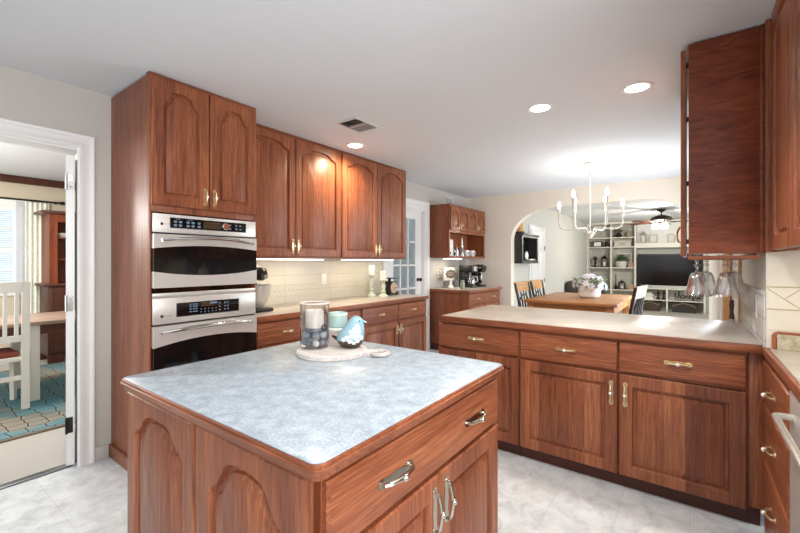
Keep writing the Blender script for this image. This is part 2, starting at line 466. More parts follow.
def door_bm(f, a0, a1, b0, b1, t=0.02, arch=0.0, stile=0.058, rail=0.06):
    bm = nb(); w_ = a1 - a0; h_ = b1 - b0; e = 0.005
    nv = lambda a, b, c: bm.verts.new(f(a0 + a, b0 + b, c))
    cx = w_ / 2; hw = w_ / 2 - stile
    def sm(x): x = max(0, min(1, x)); return x * x * (3 - 2 * x)
    def top(s):
        a = abs(s)
        if not arch: return h_ - rail
        g = 0.26 * sm((1.0 - a) / 0.11) + 0.64 * sm((0.86 - a) / 0.44) + 0.10 * (1 - min(1, a / 0.45) ** 2)
        return h_ - rail - arch + arch * g
    NS = 33 if arch else 2
    ss = [1 - 2 * i / (NS - 1) for i in range(NS)]
    def ring(d, c):
        pts = [(stile + d, rail + d), (w_ - stile - d, rail + d)]
        pts += [(cx + s * (hw - d), top(s) - d) for s in ss]
        return [nv(a, b, c) for a, b in pts]
    r0 = [nv(a, b, 0) for a, b in ((0, 0), (w_, 0), (w_, h_), (0, h_))]
    r1 = [nv(a, b, t - e) for a, b in ((0, 0), (w_, 0), (w_, h_), (0, h_))]
    r2 = [nv(a, b, t) for a, b in ((e, e), (w_ - e, e), (w_ - e, h_ - e), (e, h_ - e))]
    bm.faces.new(r0[::-1])
    for A, C in ((r0, r1), (r1, r2)):
        for i in range(4): bm.faces.new((A[i], A[(i + 1) % 4], C[(i + 1) % 4], C[i]))
    O0 = ring(0, t)
    bm.faces.new((r2[0], r2[1], O0[1], O0[0]))
    bm.faces.new((r2[1], r2[2], O0[2], O0[1]))
    bm.faces.new((r2[3], r2[0], O0[0], O0[-1]))
    bm.faces.new([r2[2], r2[3]] + O0[2:][::-1])
    prev = O0
    for d, c in ((0.002, t - 0.002), (0.005, t - 0.0175), (0.019, t - 0.0175), (0.022, t - 0.010), (0.048, t - 0.001)):
        R = ring(d, c)
        n = len(R)
        for i in range(n): bm.faces.new((prev[i], prev[(i + 1) % n], R[(i + 1) % n], R[i]))
        prev = R
    bm.faces.new(prev)
    return bm

def slab_bm(f, a0, a1, b0, b1, t=0.02, e=0.008):
    bm = nb(); rs = []
    for d, c in ((0, 0), (0, t - 0.008), (0.004, t - 0.005), (0.006, t - 0.001), (0.011, t)):
        rs.append([bm.verts.new(f(a, b, c)) for a, b in ((a0 + d, b0 + d), (a1 - d, b0 + d), (a1 - d, b1 - d), (a0 + d, b1 - d))])
    bm.faces.new(rs[0][::-1])
    for A, C in zip(rs, rs[1:]):
        for i in range(4): bm.faces.new((A[i], A[(i + 1) % 4], C[(i + 1) % 4], C[i]))
    bm.faces.new(rs[-1])
    return bm

def pull(f, ca, cb, vertical=False, L=0.115, t=0.02, metal=None):
    """bail pull: shaped backplate, bowed grip, porcelain bead"""
    metal = metal or brass
    g = (lambda p, q, c: f(ca + q, cb + p, c)) if vertical else (lambda p, q, c: f(ca + p, cb + q, c))
    plate = nb(); h = L / 2
    prof = [(-h, 0.005), (-h + .006, 0.011), (-h * .72, 0.012), (-h * .5, 0.0085), (-h * .2, 0.010), (0, 0.012), (h * .2, 0.010), (h * .5, 0.0085), (h * .72, 0.012), (h - .006, 0.011), (h, 0.005)]
    pts = [(p, -q) for p, q in prof] + [(p, q) for p, q in prof[::-1]]
    prism(plate, pts, g, t, t + 0.003)
    grip = nb()
    path = [(-h * .82, 0.002), (-h * .80, 0.012), (-h * .62, 0.019), (-h * .3, 0.024), (0, 0.027), (h * .3, 0.024), (h * .62, 0.019), (h * .80, 0.012), (h * .82, 0.002)]
    tube(grip, [g(p, 0, t + c) for p, c in path], [.0045, .0055, .006, .005, .0075, .005, .006, .0055, .0045], 8)
    bead = nb(); sph(bead, g(0, 0, t + 0.029), 0.0095, 10, 8)
    merge_into = nb()
    for b_ in (plate, grip):
        me = bpy.data.meshes.new('t'); b_.to_mesh(me); b_.free(); merge_into.from_mesh(me); bpy.data.meshes.remove(me)
    return [(merge_into, metal), (bead, chrome if metal is nickel else ceramic)]

def bar_pull(f, ca, cb, L=0.10, t=0.02):
    return pull(f, ca, cb, False, L, t)

def add_door(th, f, a0, a1, b0, b1, arch=0.0, hs=None, hz=None, t=0.02, L=0.115, metal=None, hinges=None, mat=None, **k):
    d = O('door', door_bm(f, a0, a1, b0, b1, t, arch, **k), mat or wz, th)
    if hs is not None:
        O('handle', pull(f, hs, hz, True, L, t, metal), None, d)
    if hinges is not None:
        hb = nb()
        for zz in (b0 + 0.09, b1 - 0.09):
            tube(hb, [f(hinges, zz - 0.025, t * .6), f(hinges, zz + 0.025, t * .6)], 0.005, 6)
        O('hinge', hb, brass, d)
    return d

def add_drawer(th, f, a0, a1, b0, b1, hs=(), t=0.02, L=0.115, metal=None):
    d = O('drawer', slab_bm(f, a0, a1, b0, b1, t), f.g, th)
    for h in hs: O('handle', pull(f, h, (b0 + b1) / 2, False, L, t, metal), None, d)
    return d

# ------------------------------------------------------------------ the setting
XL, YB, XR, YR, CZ = -3.165, 6.35, 0.287, 2.50, 2.44
S('floor', B(-3.24, 2.6, -2.5, 6.42, -0.06, 0), vinyl)
S('floor_living', B(-3.3, 2.6, 6.42, 13.0, -0.06, 0), carpet)
S('floor_dining', B(-7.3, -3.24, -1.6, 2.95, -0.06, 0), carpet)
S('ceiling', B(-3.24, 2.6, -2.5, 13.0, CZ, CZ + 0.06), ceil_m)
S('ceiling_dining', B(-7.3, -3.24, -1.6, 2.95, CZ, CZ + 0.06), ceil_m)

bm = nb(); t = 0.15
DY0, DY1, DZ = -0.14, 0.805, 2.045      # dining doorway
FY0, FY1, FZ = 4.05, 4.88, 2.06       # french door
for a in ((-2.5, DY0, 0, CZ), (DY0, .836, DZ, CZ), (.836, FY0, 0, CZ), (FY0, FY1, FZ, CZ), (FY1, YB + .15, 0, CZ)):
    box(bm, XL - t, XL, *a)
S('wall_left', bm, wall_m)

arc = []
ax0, ax1, az, rx, rz = -2.39, 0.20, 2.185, 0.74, 0.50
for i in range(13):
    a = PI - i / 12 * PI / 2; arc.append((ax0 + rx + rx * math.cos(a), az - rz + rz * math.sin(a)))
for i in range(13):
    a = PI / 2 - i / 12 * PI / 2; arc.append((ax1 - rx + rx * math.cos(a), az - rz + rz * math.sin(a)))
poly = [(XL, 0), (ax0, 0)] + arc + [(ax1, 0), (2.6, 0), (2.6, CZ), (XL, CZ)]
S('wall_back', prism(nb(), poly, lambda a, b_, c: V((a, c, b_)), YB, YB + 0.15), wall_b)
S('wall_right', box(B(XR, XR + 0.13, YR + 0.13, 3.22, .9155, CZ), XR, XR + .13, 3.22, YB, 0, CZ), wall_m)
S('wall_return', B(XR, 0.9, YR, YR + 0.13, .9155, CZ), wall_m)
S('wall_east', B(0.9, 1.03, -2.5, YR + 0.13, 0, CZ), wall_m)
S('wall_south', B(-3.3, 1.03, -2.55, -2.42, 0, CZ), wall_m)
bm = nb()
for a in ((-2.9, 0.3, .50, .58), (-2.9, 0.3, 2.32, 2.4), (-2.9, -2.82, .58, 2.32), (.22, .3, .58, 2.32)): box(bm, a[0], a[1], -2.42, -2.385, a[2], a[3])
S('fill_lamp_frame', bm, white)  # unseen frame added around the fill lamp, the wall behind is solid
S('wall_living_left', B(-2.57, -2.42, YB + .15, 12.87, 0, CZ), wall_g)
S('wall_living_back', B(-2.57, 2.6, 12.87, 13.0, 0, CZ), wall_g)
S('wall_living_right', B(2.5, 2.6, YB + .15, 12.87, 0, CZ), wall_g)
S('wall_dining_back', None or box(box(box(box(nb(), -7.25, -7.10, -1.6, .35, 0, CZ), -7.25, -7.10, 1.22, 2.95, 0, CZ), -7.25, -7.10, .35, 1.22, 0, .95), -7.25, -7.10, .35, 1.22, 2.04, CZ), wall_d)
S('wall_dining_right', B(-7.25, XL - t, 2.80, 2.95, 0, CZ), wall_d)
S('wall_dining_left', B(-7.25, XL - t, -1.6, -1.48, 0, CZ), wall_d)
S('wall_sunroom', B(-4.75, -4.65, 3.0, 7.5, 0, 3.0), plain('sunroom_blue_grey_siding', srgb(186, 194, 196), 0.7))
S('floor_sunroom', B(-4.75, XL - t, 2.95, 7.5, -0.06, 0), carpet)
# dining crown and baseboards
S('trim_1', B(-7.10, -7.05, -1.48, 2.80, 2.345, 2.44, .008), hutchd)
S('baseboard_dining', B(-7.10, -7.085, -1.48, 2.80, 0, .10, .004), white)
S('baseboard_left', box(B(XL, XL + .014, .895, .972, 0, .09, .003), XL, XL + .014, FY1 + .14, 5.045, 0, .09, .003), wall_m)
# dining doorway casing
def casing(y0, y1, zt, x, out, wd=0.095):
    bm = nb()
    prof = [(0, 0), (0, .012), (.008, .018), (.03, .018), (.036, .014), (.062, .014), (.070, .022), (wd - .006, .024), (wd, .020), (wd, 0)]
    for side, ye in ((-1, y0), (1, y1)):
        prism(bm, [(a, b_) for a, b_ in prof], lambda a, b_, c: V((x + out * b_, ye + side * a, c)), 0, zt + 0.0)
    # head, mitred over the legs
    lo = [bm.verts.new((x + out * b_, y0 - a, zt + a)) for a, b_ in prof]
    hi = [bm.verts.new((x + out * b_, y1 + a, zt + a)) for a, b_ in prof]
    n = len(prof)
    for i in range(n): bm.faces.new((lo[i], lo[(i + 1) % n], hi[(i + 1) % n], hi[i]))
    for side, ye, ends in ((-1, y0, lo), (1, y1, hi)):
        bt = [bm.verts.new((x + out * b_, ye + side * a, zt)) for a, b_ in prof]
        for i in range(n): bm.faces.new((bt[i], bt[(i + 1) % n], ends[(i + 1) % n], ends[i]))
    return bm
bm = casing(DY0, DY1, DZ, XL, 1, .088)
box(bm, XL - t, XL, DY0, DY0 + .015, 0, DZ); box(bm, XL - t, XL, .834, .846, 0, DZ); box(bm, XL - t, XL, DY0, .835, DZ - .012, DZ)
S('trim_2', bm, white)
bm = casing(FY0, FY1, FZ, XL, 1, 0.14)
box(bm, XL - t, XL, FY1 - .02, FY1 + .001, 0, FZ); box(bm, XL - t, XL, FY0, FY0 + .02, 0, FZ); box(bm, XL - t, XL, FY0, FY1, FZ - .02, FZ)
S('trim_3', bm, white)
# metal threshold between vinyl and carpet
S('trim_4', B(-3.26, -3.20, DY0 + .01, DY1 - .01, 0, .008, .003), plain('threshold_metal', srgb(120, 122, 126), .35, .8))

# the open white door to the dining room, seen on its hinge edge
dv = V((-1, .235, 0)).normalized(); nv_ = V((dv.y, -dv.x, 0))
if nv_.y < 0: nv_ = -nv_
hp = V((-3.205, .758, 0))
def dfn(a, b_, c): return hp + dv * a + nv_ * c + V((0, 0, b_))
d1 = S('door_1', prism(nb(), [(0, .012), (.78, .012), (.78, 2.0), (0, 2.0)], dfn, 0, .042), white)
for z, m in ((1.83, chrome), (1.05, chrome), (.27, blackm)):
    hb = nb(); prism(hb, [(-.003, z - .05), (.0, z - .05), (.0, z + .05), (-.003, z + .05)], dfn, .008, .034)
    tube(hb, [dfn(-.008, z - .052, .002), dfn(-.008, z + .052, .002)], .007, 8)
    for k in (-.03, 0, .03): sph(hb, dfn(-.003, z + k, .022), .004, 6, 4)
    S('door_hinge', hb, m, d1)

# french door with fifteen panes
fr = nb(); fx0, fx1 = -3.225, -3.185
cols = [4.17, 4.345, 4.53, 4.715]; rows = [.28, .61, .94, 1.27, 1.60, 1.93]
box(fr, fx0, fx1, FY0 + .02, 4.175, .01, FZ - .02); box(fr, fx0, fx1, 4.70, FY1 - .02, .01, FZ - .02)
box(fr, fx0, fx1, 4.175, 4.70, .01, .28); box(fr, fx0, fx1, 4.175, 4.70, 1.93, FZ - .02)
for c in (4.345, 4.525): box(fr, fx0 + .008, fx1 - .004, c - .011, c + .011, .28, 1.93)
for r in rows[1:-1]: box(fr, fx0 + .008, fx1 - .004, 4.175, 4.70, r - .011, r + .011)
d2 = S('door_2', fr, white)
S('door_glass', B(-3.207, -3.203, 4.17, 4.71, .27, 1.94), pane_m, d2)
kb = nb(); sph(kb, (-3.135, 4.76, 1.06), .027, 12, 8, (.8, 1, 1)); tube(kb, [(-3.186, 4.76, 1.06), (-3.14, 4.76, 1.06)], .010, 8)
lathe(kb, [(0, 0), (.028, 0), (.026, .006), (0, .008)], (-3.185, 4.76, 1.06), 16, Matrix.Rotation(PI / 2, 4, 'Y'))
S('door_knob', kb, bronze, d2)

# wall tile behind the counters
def lattice(bm, f, a0, a1, b0, b1, step, c, w_=.005):
    n = int((a1 - a0) / step) + 2
    for i in range(-1, n):
        for s in (0, 1):
            p, q = (a0 + i * step, a0 + (i + 1) * step) if s == 0 else (a0 + (i + 1) * step, a0 + i * step)
            pts = [(p, b0), (q, b1)]
            (x0, z0), (x1, z1) = pts
            if x1 == x0: continue
            # clip to range
            def clip(x0, z0, x1, z1):
                if x0 > x1: x0, z0, x1, z1 = x1, z1, x0, z0
                if x1 <= a0 or x0 >= a1: return None
                k = (z1 - z0) / (x1 - x0)
                if x0 < a0: z0 += k * (a0 - x0); x0 = a0
                if x1 > a1: z1 += k * (a1 - x1); x1 = a1
                return x0, z0, x1, z1
            r_ = clip(x0, z0, x1, z1)
            if r_: tube(bm, [f(r_[0], r_[1], c), f(r_[2], r_[3], c)], w_ / 2, 4)
fl = F((XL, 0, 0), '+X')
sl = B(XL, XL + .009, 1.693, 4.04, .914, 1.37)
b2 = nb(); lattice(b2, fl, 1.71, 4.03, .990, 1.088, .055, .0085, .004)
for z in (.985, 1.093): tube(b2, [fl(1.71, z, .0095), fl(4.035, z, .0085)], .003, 4)
S('trim_5', [(sl, tile_l), (b2, tile_l)], None)
fr_ = F((0, YR, 0), '-Y')
sl = B(XR, .9, YR - .009, YR, .9155, 1.375)
b2 = nb()
for k in range(-1, 6):
    for (pa, pb_) in (((k * .13, 1.195), (k * .13 + .118, 1.10)), ((k * .13 + .065, 1.150), (k * .13 + .118, 1.195))):
        (u0, z0_), (u1, z1_) = pa, pb_
        u0 += XR; u1 += XR
        if u1 <= XR + .01 or u0 >= .89: continue
        if u0 < XR + .004: z0_ += (z1_ - z0_) * (XR + .004 - u0) / (u1 - u0); u0 = XR + .004
        if u1 > .895: z1_ -= (z1_ - z0_) * (u1 - .895) / (u1 - u0); u1 = .895
        tube(b2, [fr_(u0, z0_, .0092), fr_(u1, z1_, .0092)], .0022, 4)
for z in (1.097, 1.200): tube(b2, [fr_(XR + .002, z, .0095), fr_(.9, z, .0095)], .003, 4)
S('trim_6', [(sl, tile_r), (b2, grout_d)], None)
S('trim_7', B(XR - .008, XR, YR + .0, 3.56, .914, 1.18, .002), tile_b)
S('trim_8', B(XR - .02, XR + .001, 3.56, 3.60, 0, 1.36, .004), wood('oak_corner_trim', 'Z', srgb(176, 140, 104), srgb(200, 166, 130), srgb(216, 186, 152)))

# dining window with blind
wf = nb()
for a in ((.35, 1.22, .95, 1.0), (.35, 1.22, 1.99, 2.04), (.35, .40, 1.0, 1.99), (1.17, 1.22, 1.0, 1.99), (.40, 1.17, 1.45, 1.50)): box(wf, -7.16, -7.10, *a)
for y in (.62, .90): box(wf, -7.15, -7.12, y - .01, y + .01, 1.0, 1.99)
for z in (1.22, 1.75): box(wf, -7.15, -7.12, .4, 1.17, z - .008, z + .008)
for a in ((.27, .35, .88, 2.12), (1.22, 1.30, .88, 2.12), (.35, 1.22, 2.04, 2.12), (.35, 1.22, .88, .95)): box(wf, -7.10, -7.075, *a)
w1 = S('window_1', wf, white)
S('window_pane', B(-7.14, -7.136, .4, 1.17, 1.0, 1.99), pane_m, w1)
bl = nb()
for k in range(34):
    z = 1.01 + k * .029
    prism(bl, [(0, 0), (.024, .010), (.024, .012), (0, .002)], lambda a, b_, c, z=z: V((-7.20 + a, c, z + b_)), .42, 1.15)
S('window_blind', bl, blind_m, w1)

# ceiling fixtures
def downlight(name, x, y, label, em=lens, power=14, col=NEUT):
    t_ = T(name, label, 'ceiling light', (x, y, CZ), None)
    tr = nb(); lathe(tr, [(.066, -.002), (.072, -.006), (.088, -.006), (.092, 0), (.066, 0)], (x, y, CZ), 28)
    O('trim_ring', tr, white, t_)
    le = nb(); lathe(le, [(0, -.0035), (.066, -.0035), (.066, -.001), (0, -.001)], (x, y, CZ), 28)
    O('lens', le, em, t_)
    return t_
downlight('recessed_light', -2.60, 2.80, 'round recessed ceiling light close above the left wall cabinets')
downlight('recessed_light', -.88, 2.92, 'round recessed ceiling light, middle one of the three, above the peninsula')
downlight('recessed_light', -.275, 2.95, 'round recessed ceiling light nearest the right-hand wall cabinet')
spot('downlight_and_fill_beam', (-2.60, 2.80, CZ - .02), 55, (1, .80, .54), 2.8, .8, .07)
spot('downlight_and_fill_beam', (-.88, 2.92, CZ - .02), 26, NEUT, 2.7, .6, .07)
spot('downlight_and_fill_beam', (-.275, 2.95, CZ - .02), 26, NEUT, 2.7, .6, .07)
spot('downlight_and_fill_beam', (-.30, 1.50, CZ - .02), 66, NEUT, 1.9, .5, .07)  # unseen spot added to brighten the floor and peninsula front, no fixture
for x, y, pw_ in ((-1.15, .95, 13), (-2.2, .5, 9), (-.6, -1.0, 5), (-2.3, -1.0, 5)):  # more unseen spots added over the near kitchen, without fixtures
    spot('downlight_and_fill_beam', (x, y, CZ - .02), pw_, NEUT, 2.7, .6, .07)
vt = T('ceiling_vent', 'rectangular white metal air vent in the kitchen ceiling', 'vent', (-2.19, 2.39, CZ))
vf = nb()
for a in ((-2.30, -2.08, 2.25, 2.265), (-2.30, -2.08, 2.515, 2.53), (-2.30, -2.285, 2.265, 2.515), (-2.095, -2.08, 2.265, 2.515), (-2.285, -2.095, 2.383, 2.397)): box(vf, *a, CZ - .010, CZ)
O('frame', vf, plain('vent_white_metal', srgb(208, 208, 208), .4), vt)
vs = nb()
for k in range(9):
    y = 2.272 + k * .027
    sgn = 1 if k < 4 else -1
    prism(vs, [(0, -.012), (.002, -.012), (.002 + .014 * sgn, -.002), (.014 * sgn, -.002)], lambda a, b_, c, y=y: V((c, y + a, CZ + b_)), -2.285, -2.095)
O('slat', vs, plain('vent_slat_metal', srgb(150, 150, 150), .4), vt)
O('duct', B(-2.285, -2.095, 2.265, 2.515, CZ - .002, CZ - .001), plain('vent_dark_duct', srgb(50, 50, 50), .9), vt)

gt = T('wall_grille', 'small white louvred air grille high on the left wall above the coffee hutch', 'vent', (XL, 5.63, 2.245))
O('frame', box(box(box(B(XL, XL + .012, 5.48, 5.50, 2.245, 2.375), XL, XL + .012, 5.76, 5.78, 2.245, 2.375), XL, XL + .012, 5.5, 5.76, 2.245, 2.26), XL, XL + .012, 5.5, 5.76, 2.36, 2.375), white, gt)
gs = nb()
for k in range(7): prism(gs, [(0, 0), (.010, .006), (.010, .008), (0, .003)], lambda a, b_, c, k=k: V((XL + a, c, 2.262 + k * .014 + b_)), 5.5, 5.76)
O('louvre', gs, plain('grille_grey', srgb(196, 196, 194), .5), gt)

# ------------------------------------------------------------------ oven tower on the left wall
TX = -2.575; TY0, TY1 = .988, 1.690
tw = T('oven_cabinet', 'tall cherry wood oven cabinet beside the dining room doorway, ceiling high', 'cabinet', (-2.87, 1.34, 0))
c = nb()
box(c, XL + .002, TX, TY0, TY0 + .018, 0, 2.425); box(c, XL + .002, TX, TY1 - .018, TY1, 0, 2.425)
box(c, XL + .002, TX, TY0 + .018, TY1 - .018, 1.615, 2.425); box(c, XL + .002, TX, TY0 + .018, TY1 - .018, .10, .385)
box(c, XL + .002, XL + .02, TY0 + .018, TY1 - .018, .385, 1.615); box(c, XL + .06, TX - .06, TY0 + .018, TY1 - .018, 0, .10)
O('carcass', c, wz, tw)
ff = nb()
box(ff, TX, TX + .018, TY0, TY0 + .010, 0.10, 2.425, .003); box(ff, TX, TX + .018, TY1 - .012, TY1, .10, 2.425, .003)
box(ff, TX, TX + .018, TY0 + .010, TY1 - .012, 1.615, 1.68, .002); box(ff, TX, TX + .018, TY0 + .010, TY1 - .012, .36, .385)
O('face_frame', ff, wz, tw)
O('crown_strip', B(TX - .02, TX + .019, TY0 - .001, TY1 + .001, 2.42, 2.438), wy, tw)
O('base_trim', B(XL + .003, TX - .05, TY0 - .016, TY0 - .001, 0, .085, .005), wx, tw)
ft = F((TX + .018, 0, 0), '+X')
add_door(tw, ft, TY0 + .006, 1.338, 1.655, 2.415, .095, 1.338 - .028, 1.735, stile=.062)
add_door(tw, ft, 1.343, TY1 - .006, 1.655, 2.415, .095, 1.343 + .028, 1.735, stile=.062)
add_drawer(tw, ft, TY0 + .01, TY1 - .01, .11, .355, (1.34,))

def oven(name, label, z0, zc, zd, z1, glass_pts, ctl, lower):
    """z0..zd door, zc..z1 control panel"""
    y0, y1 = .9995, 1.6775; ym = (y0 + y1) / 2
    o = T(name, label, 'oven', (TX, ym, z0))
    f = F((TX + .018, 0, 0), '+X')
    O('body', B(XL + .05, TX + .016, y0 + .01, y1 - .01, z0 + .012, z1 - .006), plain('oven_dark_casing', srgb(30, 30, 32), .5), o)
    O('control_fascia', B(TX + .0185, TX + .040, y0, y1, zc, z1, .004), steel, o)
    # door with an arched window
    zb0, zbm, zt0, ztm = glass_pts
    N_ = 24; par = lambda s, e, m: m + (e - m) * s * s
    ss = [-1 + 2 * i / N_ for i in range(N_ + 1)]; hw = (y1 - y0) / 2
    top = [(ym + s * hw, par(s, zt0, ztm)) for s in ss]; bot = [(ym + s * hw, par(s, zb0, zbm)) for s in ss]
    d = nb(); prism(d, [(y0, zd), (y1, zd)] + top[::-1], lambda a, b_, c: f(a, b_, c), .0005, .034)
    if zb0 > z0 + .02: prism(d, [(y1, z0), (y0, z0)] + bot, lambda a, b_, c: f(a, b_, c), .0005, .034)
    dd = O('door', d, steel, o)
    g = nb(); prism(g, top + bot[::-1], lambda a, b_, c: f(a, b_, c), .0005, .031)
    O('window', g, blackg, dd)
    # bowed handle
    zh = zd - .045; hb = nb()
    pts = []; rs = []
    for i in range(17):
        s = -1 + i / 8
        pts.append(f(ym + s * (hw - .034), zh + .008 + .018 * (1 - s * s), .034 + .042 * (1 - s ** 4) + .006)); rs.append(.006 + .007 * (1 - s * s))
    tube(hb, pts, rs, 10)
    for s in (-1, 1): tube(hb, [f(ym + s * (hw - .037), zh + .008, .033), f(ym + s * (hw - .041), zh + .008, .046)], .009, 8)
    O('handle', hb, chrome, dd)
    a0, a1, b0, b1 = ctl
    cp_bm = slab_bm(F((TX + .040, 0, 0), '+X'), a0, a1, b0, b1, .003)
    disp = {}
    f2 = F((TX + .0431, 0, 0), '+X'); k = nb(); W = a1 - a0; hh = b1 - b0
    def key(u, v, s, h): prism(k, [(a0 + u * W - s / 2, b0 + v * hh - h / 2), (a0 + u * W + s / 2, b0 + v * hh - h / 2), (a0 + u * W + s / 2, b0 + v * hh + h / 2), (a0 + u * W - s / 2, b0 + v * hh + h / 2)], f2, 0, .0006)
    if not lower:
        for u in (.06, .12, .21, .27, .345):
            for v in (.30, .64): key(u, v, .020, .010); key(u, v - .11, .014, .004)
        for u in (.09, .235): key(u, .88, .03, .004)
        for u in (.76, .85, .91):
            for v in (.30, .66): key(u, v, .014, .010)
        disp = dict(bm=slab_bm(f2, a0 + .40 * W, a0 + .63 * W, b0 + .14 * hh, b0 + .86 * hh, .001))
        kd = nb(); lathe(kd, [(0, .014), (.020, .014), (.024, .010), (.024, 0), (0, 0)], f2(a0 + .695 * W, b0 + .5 * hh, 0), 20, Matrix.Rotation(PI / 2, 4, 'Y'))
        key(.515, .5, .034, .006)
    else:
        for u in (.20, .25, .29):
            for v in (.30, .5, .68, .84): key(u, v, .014, .007)
        for u in (.36, .42, .48, .54, .60):
            for v in (.2, .42): key(u, v, .008, .006)
        for u in (.66, .75, .80):
            for v in (.25, .5, .78): key(u, v, .012, .009)
        key(.56, .84, .05, .012)
        disp = dict(bm=slab_bm(f2, a0 + .36 * W, a0 + .58 * W, b0 + .60 * hh, b0 + .95 * hh, .0005))
    cp = O('control_panel', [(cp_bm, blackg), (k, legend)], None, o)
    O('display', disp['bm'], display, cp)
    if not lower: O('dial', kd, chrome, cp)
    zl = zc + (z1 - zc) * (.42 if not lower else .28); lg = nb()
    f3 = F((TX + .0401, 0, 0), '+X')
    lathe(lg, [(0, .0006), (.009, .0006), (.009, 0), (0, 0)], f3(y0 + .048, zl + .004, 0), 16, Matrix.Rotation(PI / 2, 4, 'Y'))
    tx = text_bm('Profile', .017, lambda x, y, z: f3(y0 + .062 + x, zl - .002 + y, z), .0004)
    O('logo', [(lg, blackm), (tx, greyp)], None, o)
    if lower: O('vent_strip', box(B(TX + .0185, TX + .036, y0, y1, z1 + .008, z1 + .030, .003), TX + .0185, TX + .022, y0, y1, z1, z1 + .008), steel, o)
    return o
oven('wall_oven', 'upper stainless built-in oven with arched black window, set above the other oven', 1.160, 1.492, 1.482, 1.605, (1.258, 1.230, 1.396, 1.418), (1.092, 1.600, 1.522, 1.586), False)
oven('wall_oven', 'lower stainless built-in oven with wide black control panel, partly behind the island', .390, .942, .932, 1.098, (.410, .410, .806, .838), (1.130, 1.546, .977, 1.062), True)

# ------------------------------------------------------------------ left wall cabinets
def upper_cab(y0, y1, split, label, z0=1.352, z1=2.425):
    t_ = T('wall_cabinet', label, 'cabinet', (-3.0, (y0 + y1) / 2, z0), 'cherry cabinets over the left counter')
    O('carcass', B(XL + .002, -2.852, y0, y1, z0, z1, .002), wz, t_)
    ff = nb(); f = F((-2.852, 0, 0), '+X')
    for a in ((y0, y0 + .03), (y1 - .03, y1)): box(ff, -2.852, -2.834, a[0], a[1], z0 - .004, z1)
    box(ff, -2.852, -2.834, y0 + .03, y1 - .03, z0 - .004, z0 + .035); box(ff, -2.852, -2.834, y0 + .03, y1 - .03, z1 - .05, z1)
    O('face_frame', ff, wz, t_)
    O('crown_strip', B(-2.852, -2.826, y0, y1, z1, z1 + .013), wy, t_)
    f = F((-2.834, 0, 0), '+X')
    add_door(t_, f, y0 + .012, split - .002, z0 + .012, z1 - .012, .065, split - .030, 1.455, stile=.062)
    add_door(t_, f, split + .002, y1 - .012, z0 + .012, z1 - .012, .065, split + .030, 1.455, stile=.062)
    return t_
upper_cab(1.692, 2.836, 2.262, 'cherry wall cabinet with two cathedral doors next to the oven tower')
upper_cab(2.838, 3.960, 3.40, 'cherry wall cabinet with two cathedral doors, far end of the left row')
for y0, y1, lb in ((1.75, 2.66, 'slim lit strip lamp under the wall cabinet next to the oven tower'), (2.95, 3.78, 'slim lit strip lamp under the far wall cabinet of the left row')):
    t_ = T('under_cabinet_light', lb, 'lamp', (-2.90, (y0 + y1) / 2, 1.33))
    O('housing', B(-2.95, -2.87, y0, y1, 1.340, 1.3515, .002), white, t_)
    O('lens', B(-2.945, -2.875, y0 + .01, y1 - .01, 1.334, 1.3395), stripm, t_)
    area('strip_glow', (-2.93, (y0 + y1) / 2, 1.330), (0, 0, 0), .06, y1 - y0, .4, (1, .88, .68))

def base_unit(y0, y1, split, label):
    t_ = T('base_cabinet', label, 'cabinet', (-2.85, (y0 + y1) / 2, 0), 'cherry base cabinets under the left counter')
    fx = -2.572
    O('carcass', B(XL + .012, fx - .018, y0, y1, .10, .872, .002), wz, t_)
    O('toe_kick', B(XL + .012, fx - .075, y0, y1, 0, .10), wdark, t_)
    ff = nb()
    for a in ((y0, y0 + .025), (y1 - .025, y1), (split - .02, split + .02)): box(ff, fx - .018, fx, a[0], a[1], .10, .872)
    for z in ((.10, .13), (.665, .690), (.855, .872)): box(ff, fx - .018, fx - .0005, y0 + .001, y1 - .001, *z)
    O('face_frame', ff, wz, t_)
    f = F((fx, 0, 0), '+X')
    for a, b_, hs in ((y0 + .010, split - .005, split - .033), (split + .005, y1 - .010, split + .033)):
        add_drawer(t_, f, a, b_, .690, .858, ((a + b_) / 2,), L=.10)
        add_door(t_, f, a, b_, .115, .672, 0, hs, .585)
    return t_
base_unit(1.692, 2.84, 2.262, 'cherry base cabinet with two drawers and two doors beside the oven tower')
base_unit(2.842, 4.015, 3.444, 'cherry base cabinet with two drawers and two doors at the french door end')

def counter(name, label, x0, x1, y0, y1, mat, edges, z=.914, th=.038, extra=None):
    t_ = T(name, label, 'countertop', ((x0 + x1) / 2, (y0 + y1) / 2, z - th))
    O('worktop', B(x0, x1, y0, y1, z - th + .002, z, .002), mat, t_)
    e = nb()
    for s in edges:
        if s == '+X': box(e, x1 + .0005, x1 + .018, y0, y1, z - th - .004, z - .001, .005)
        if s == '-X': box(e, x0 - .018, x0 - .0005, y0, y1, z - th - .004, z - .001, .005)
        if s == '-Y': box(e, x0, x1, y0 - .018, y0 - .0005, z - th - .004, z - .001, .005)
        if s == '+Y': box(e, x0, x1, y1 + .0005, y1 + .018, z - th - .004, z - .001, .005)
    O('wood_edge', e, wx if ('-Y' in edges) else wy, t_)
    return t_
counter('countertop', 'long beige laminate counter with cherry edge along the left wall', XL + .010, -2.548, 1.694, 4.02, lam_beige, ('+X',))

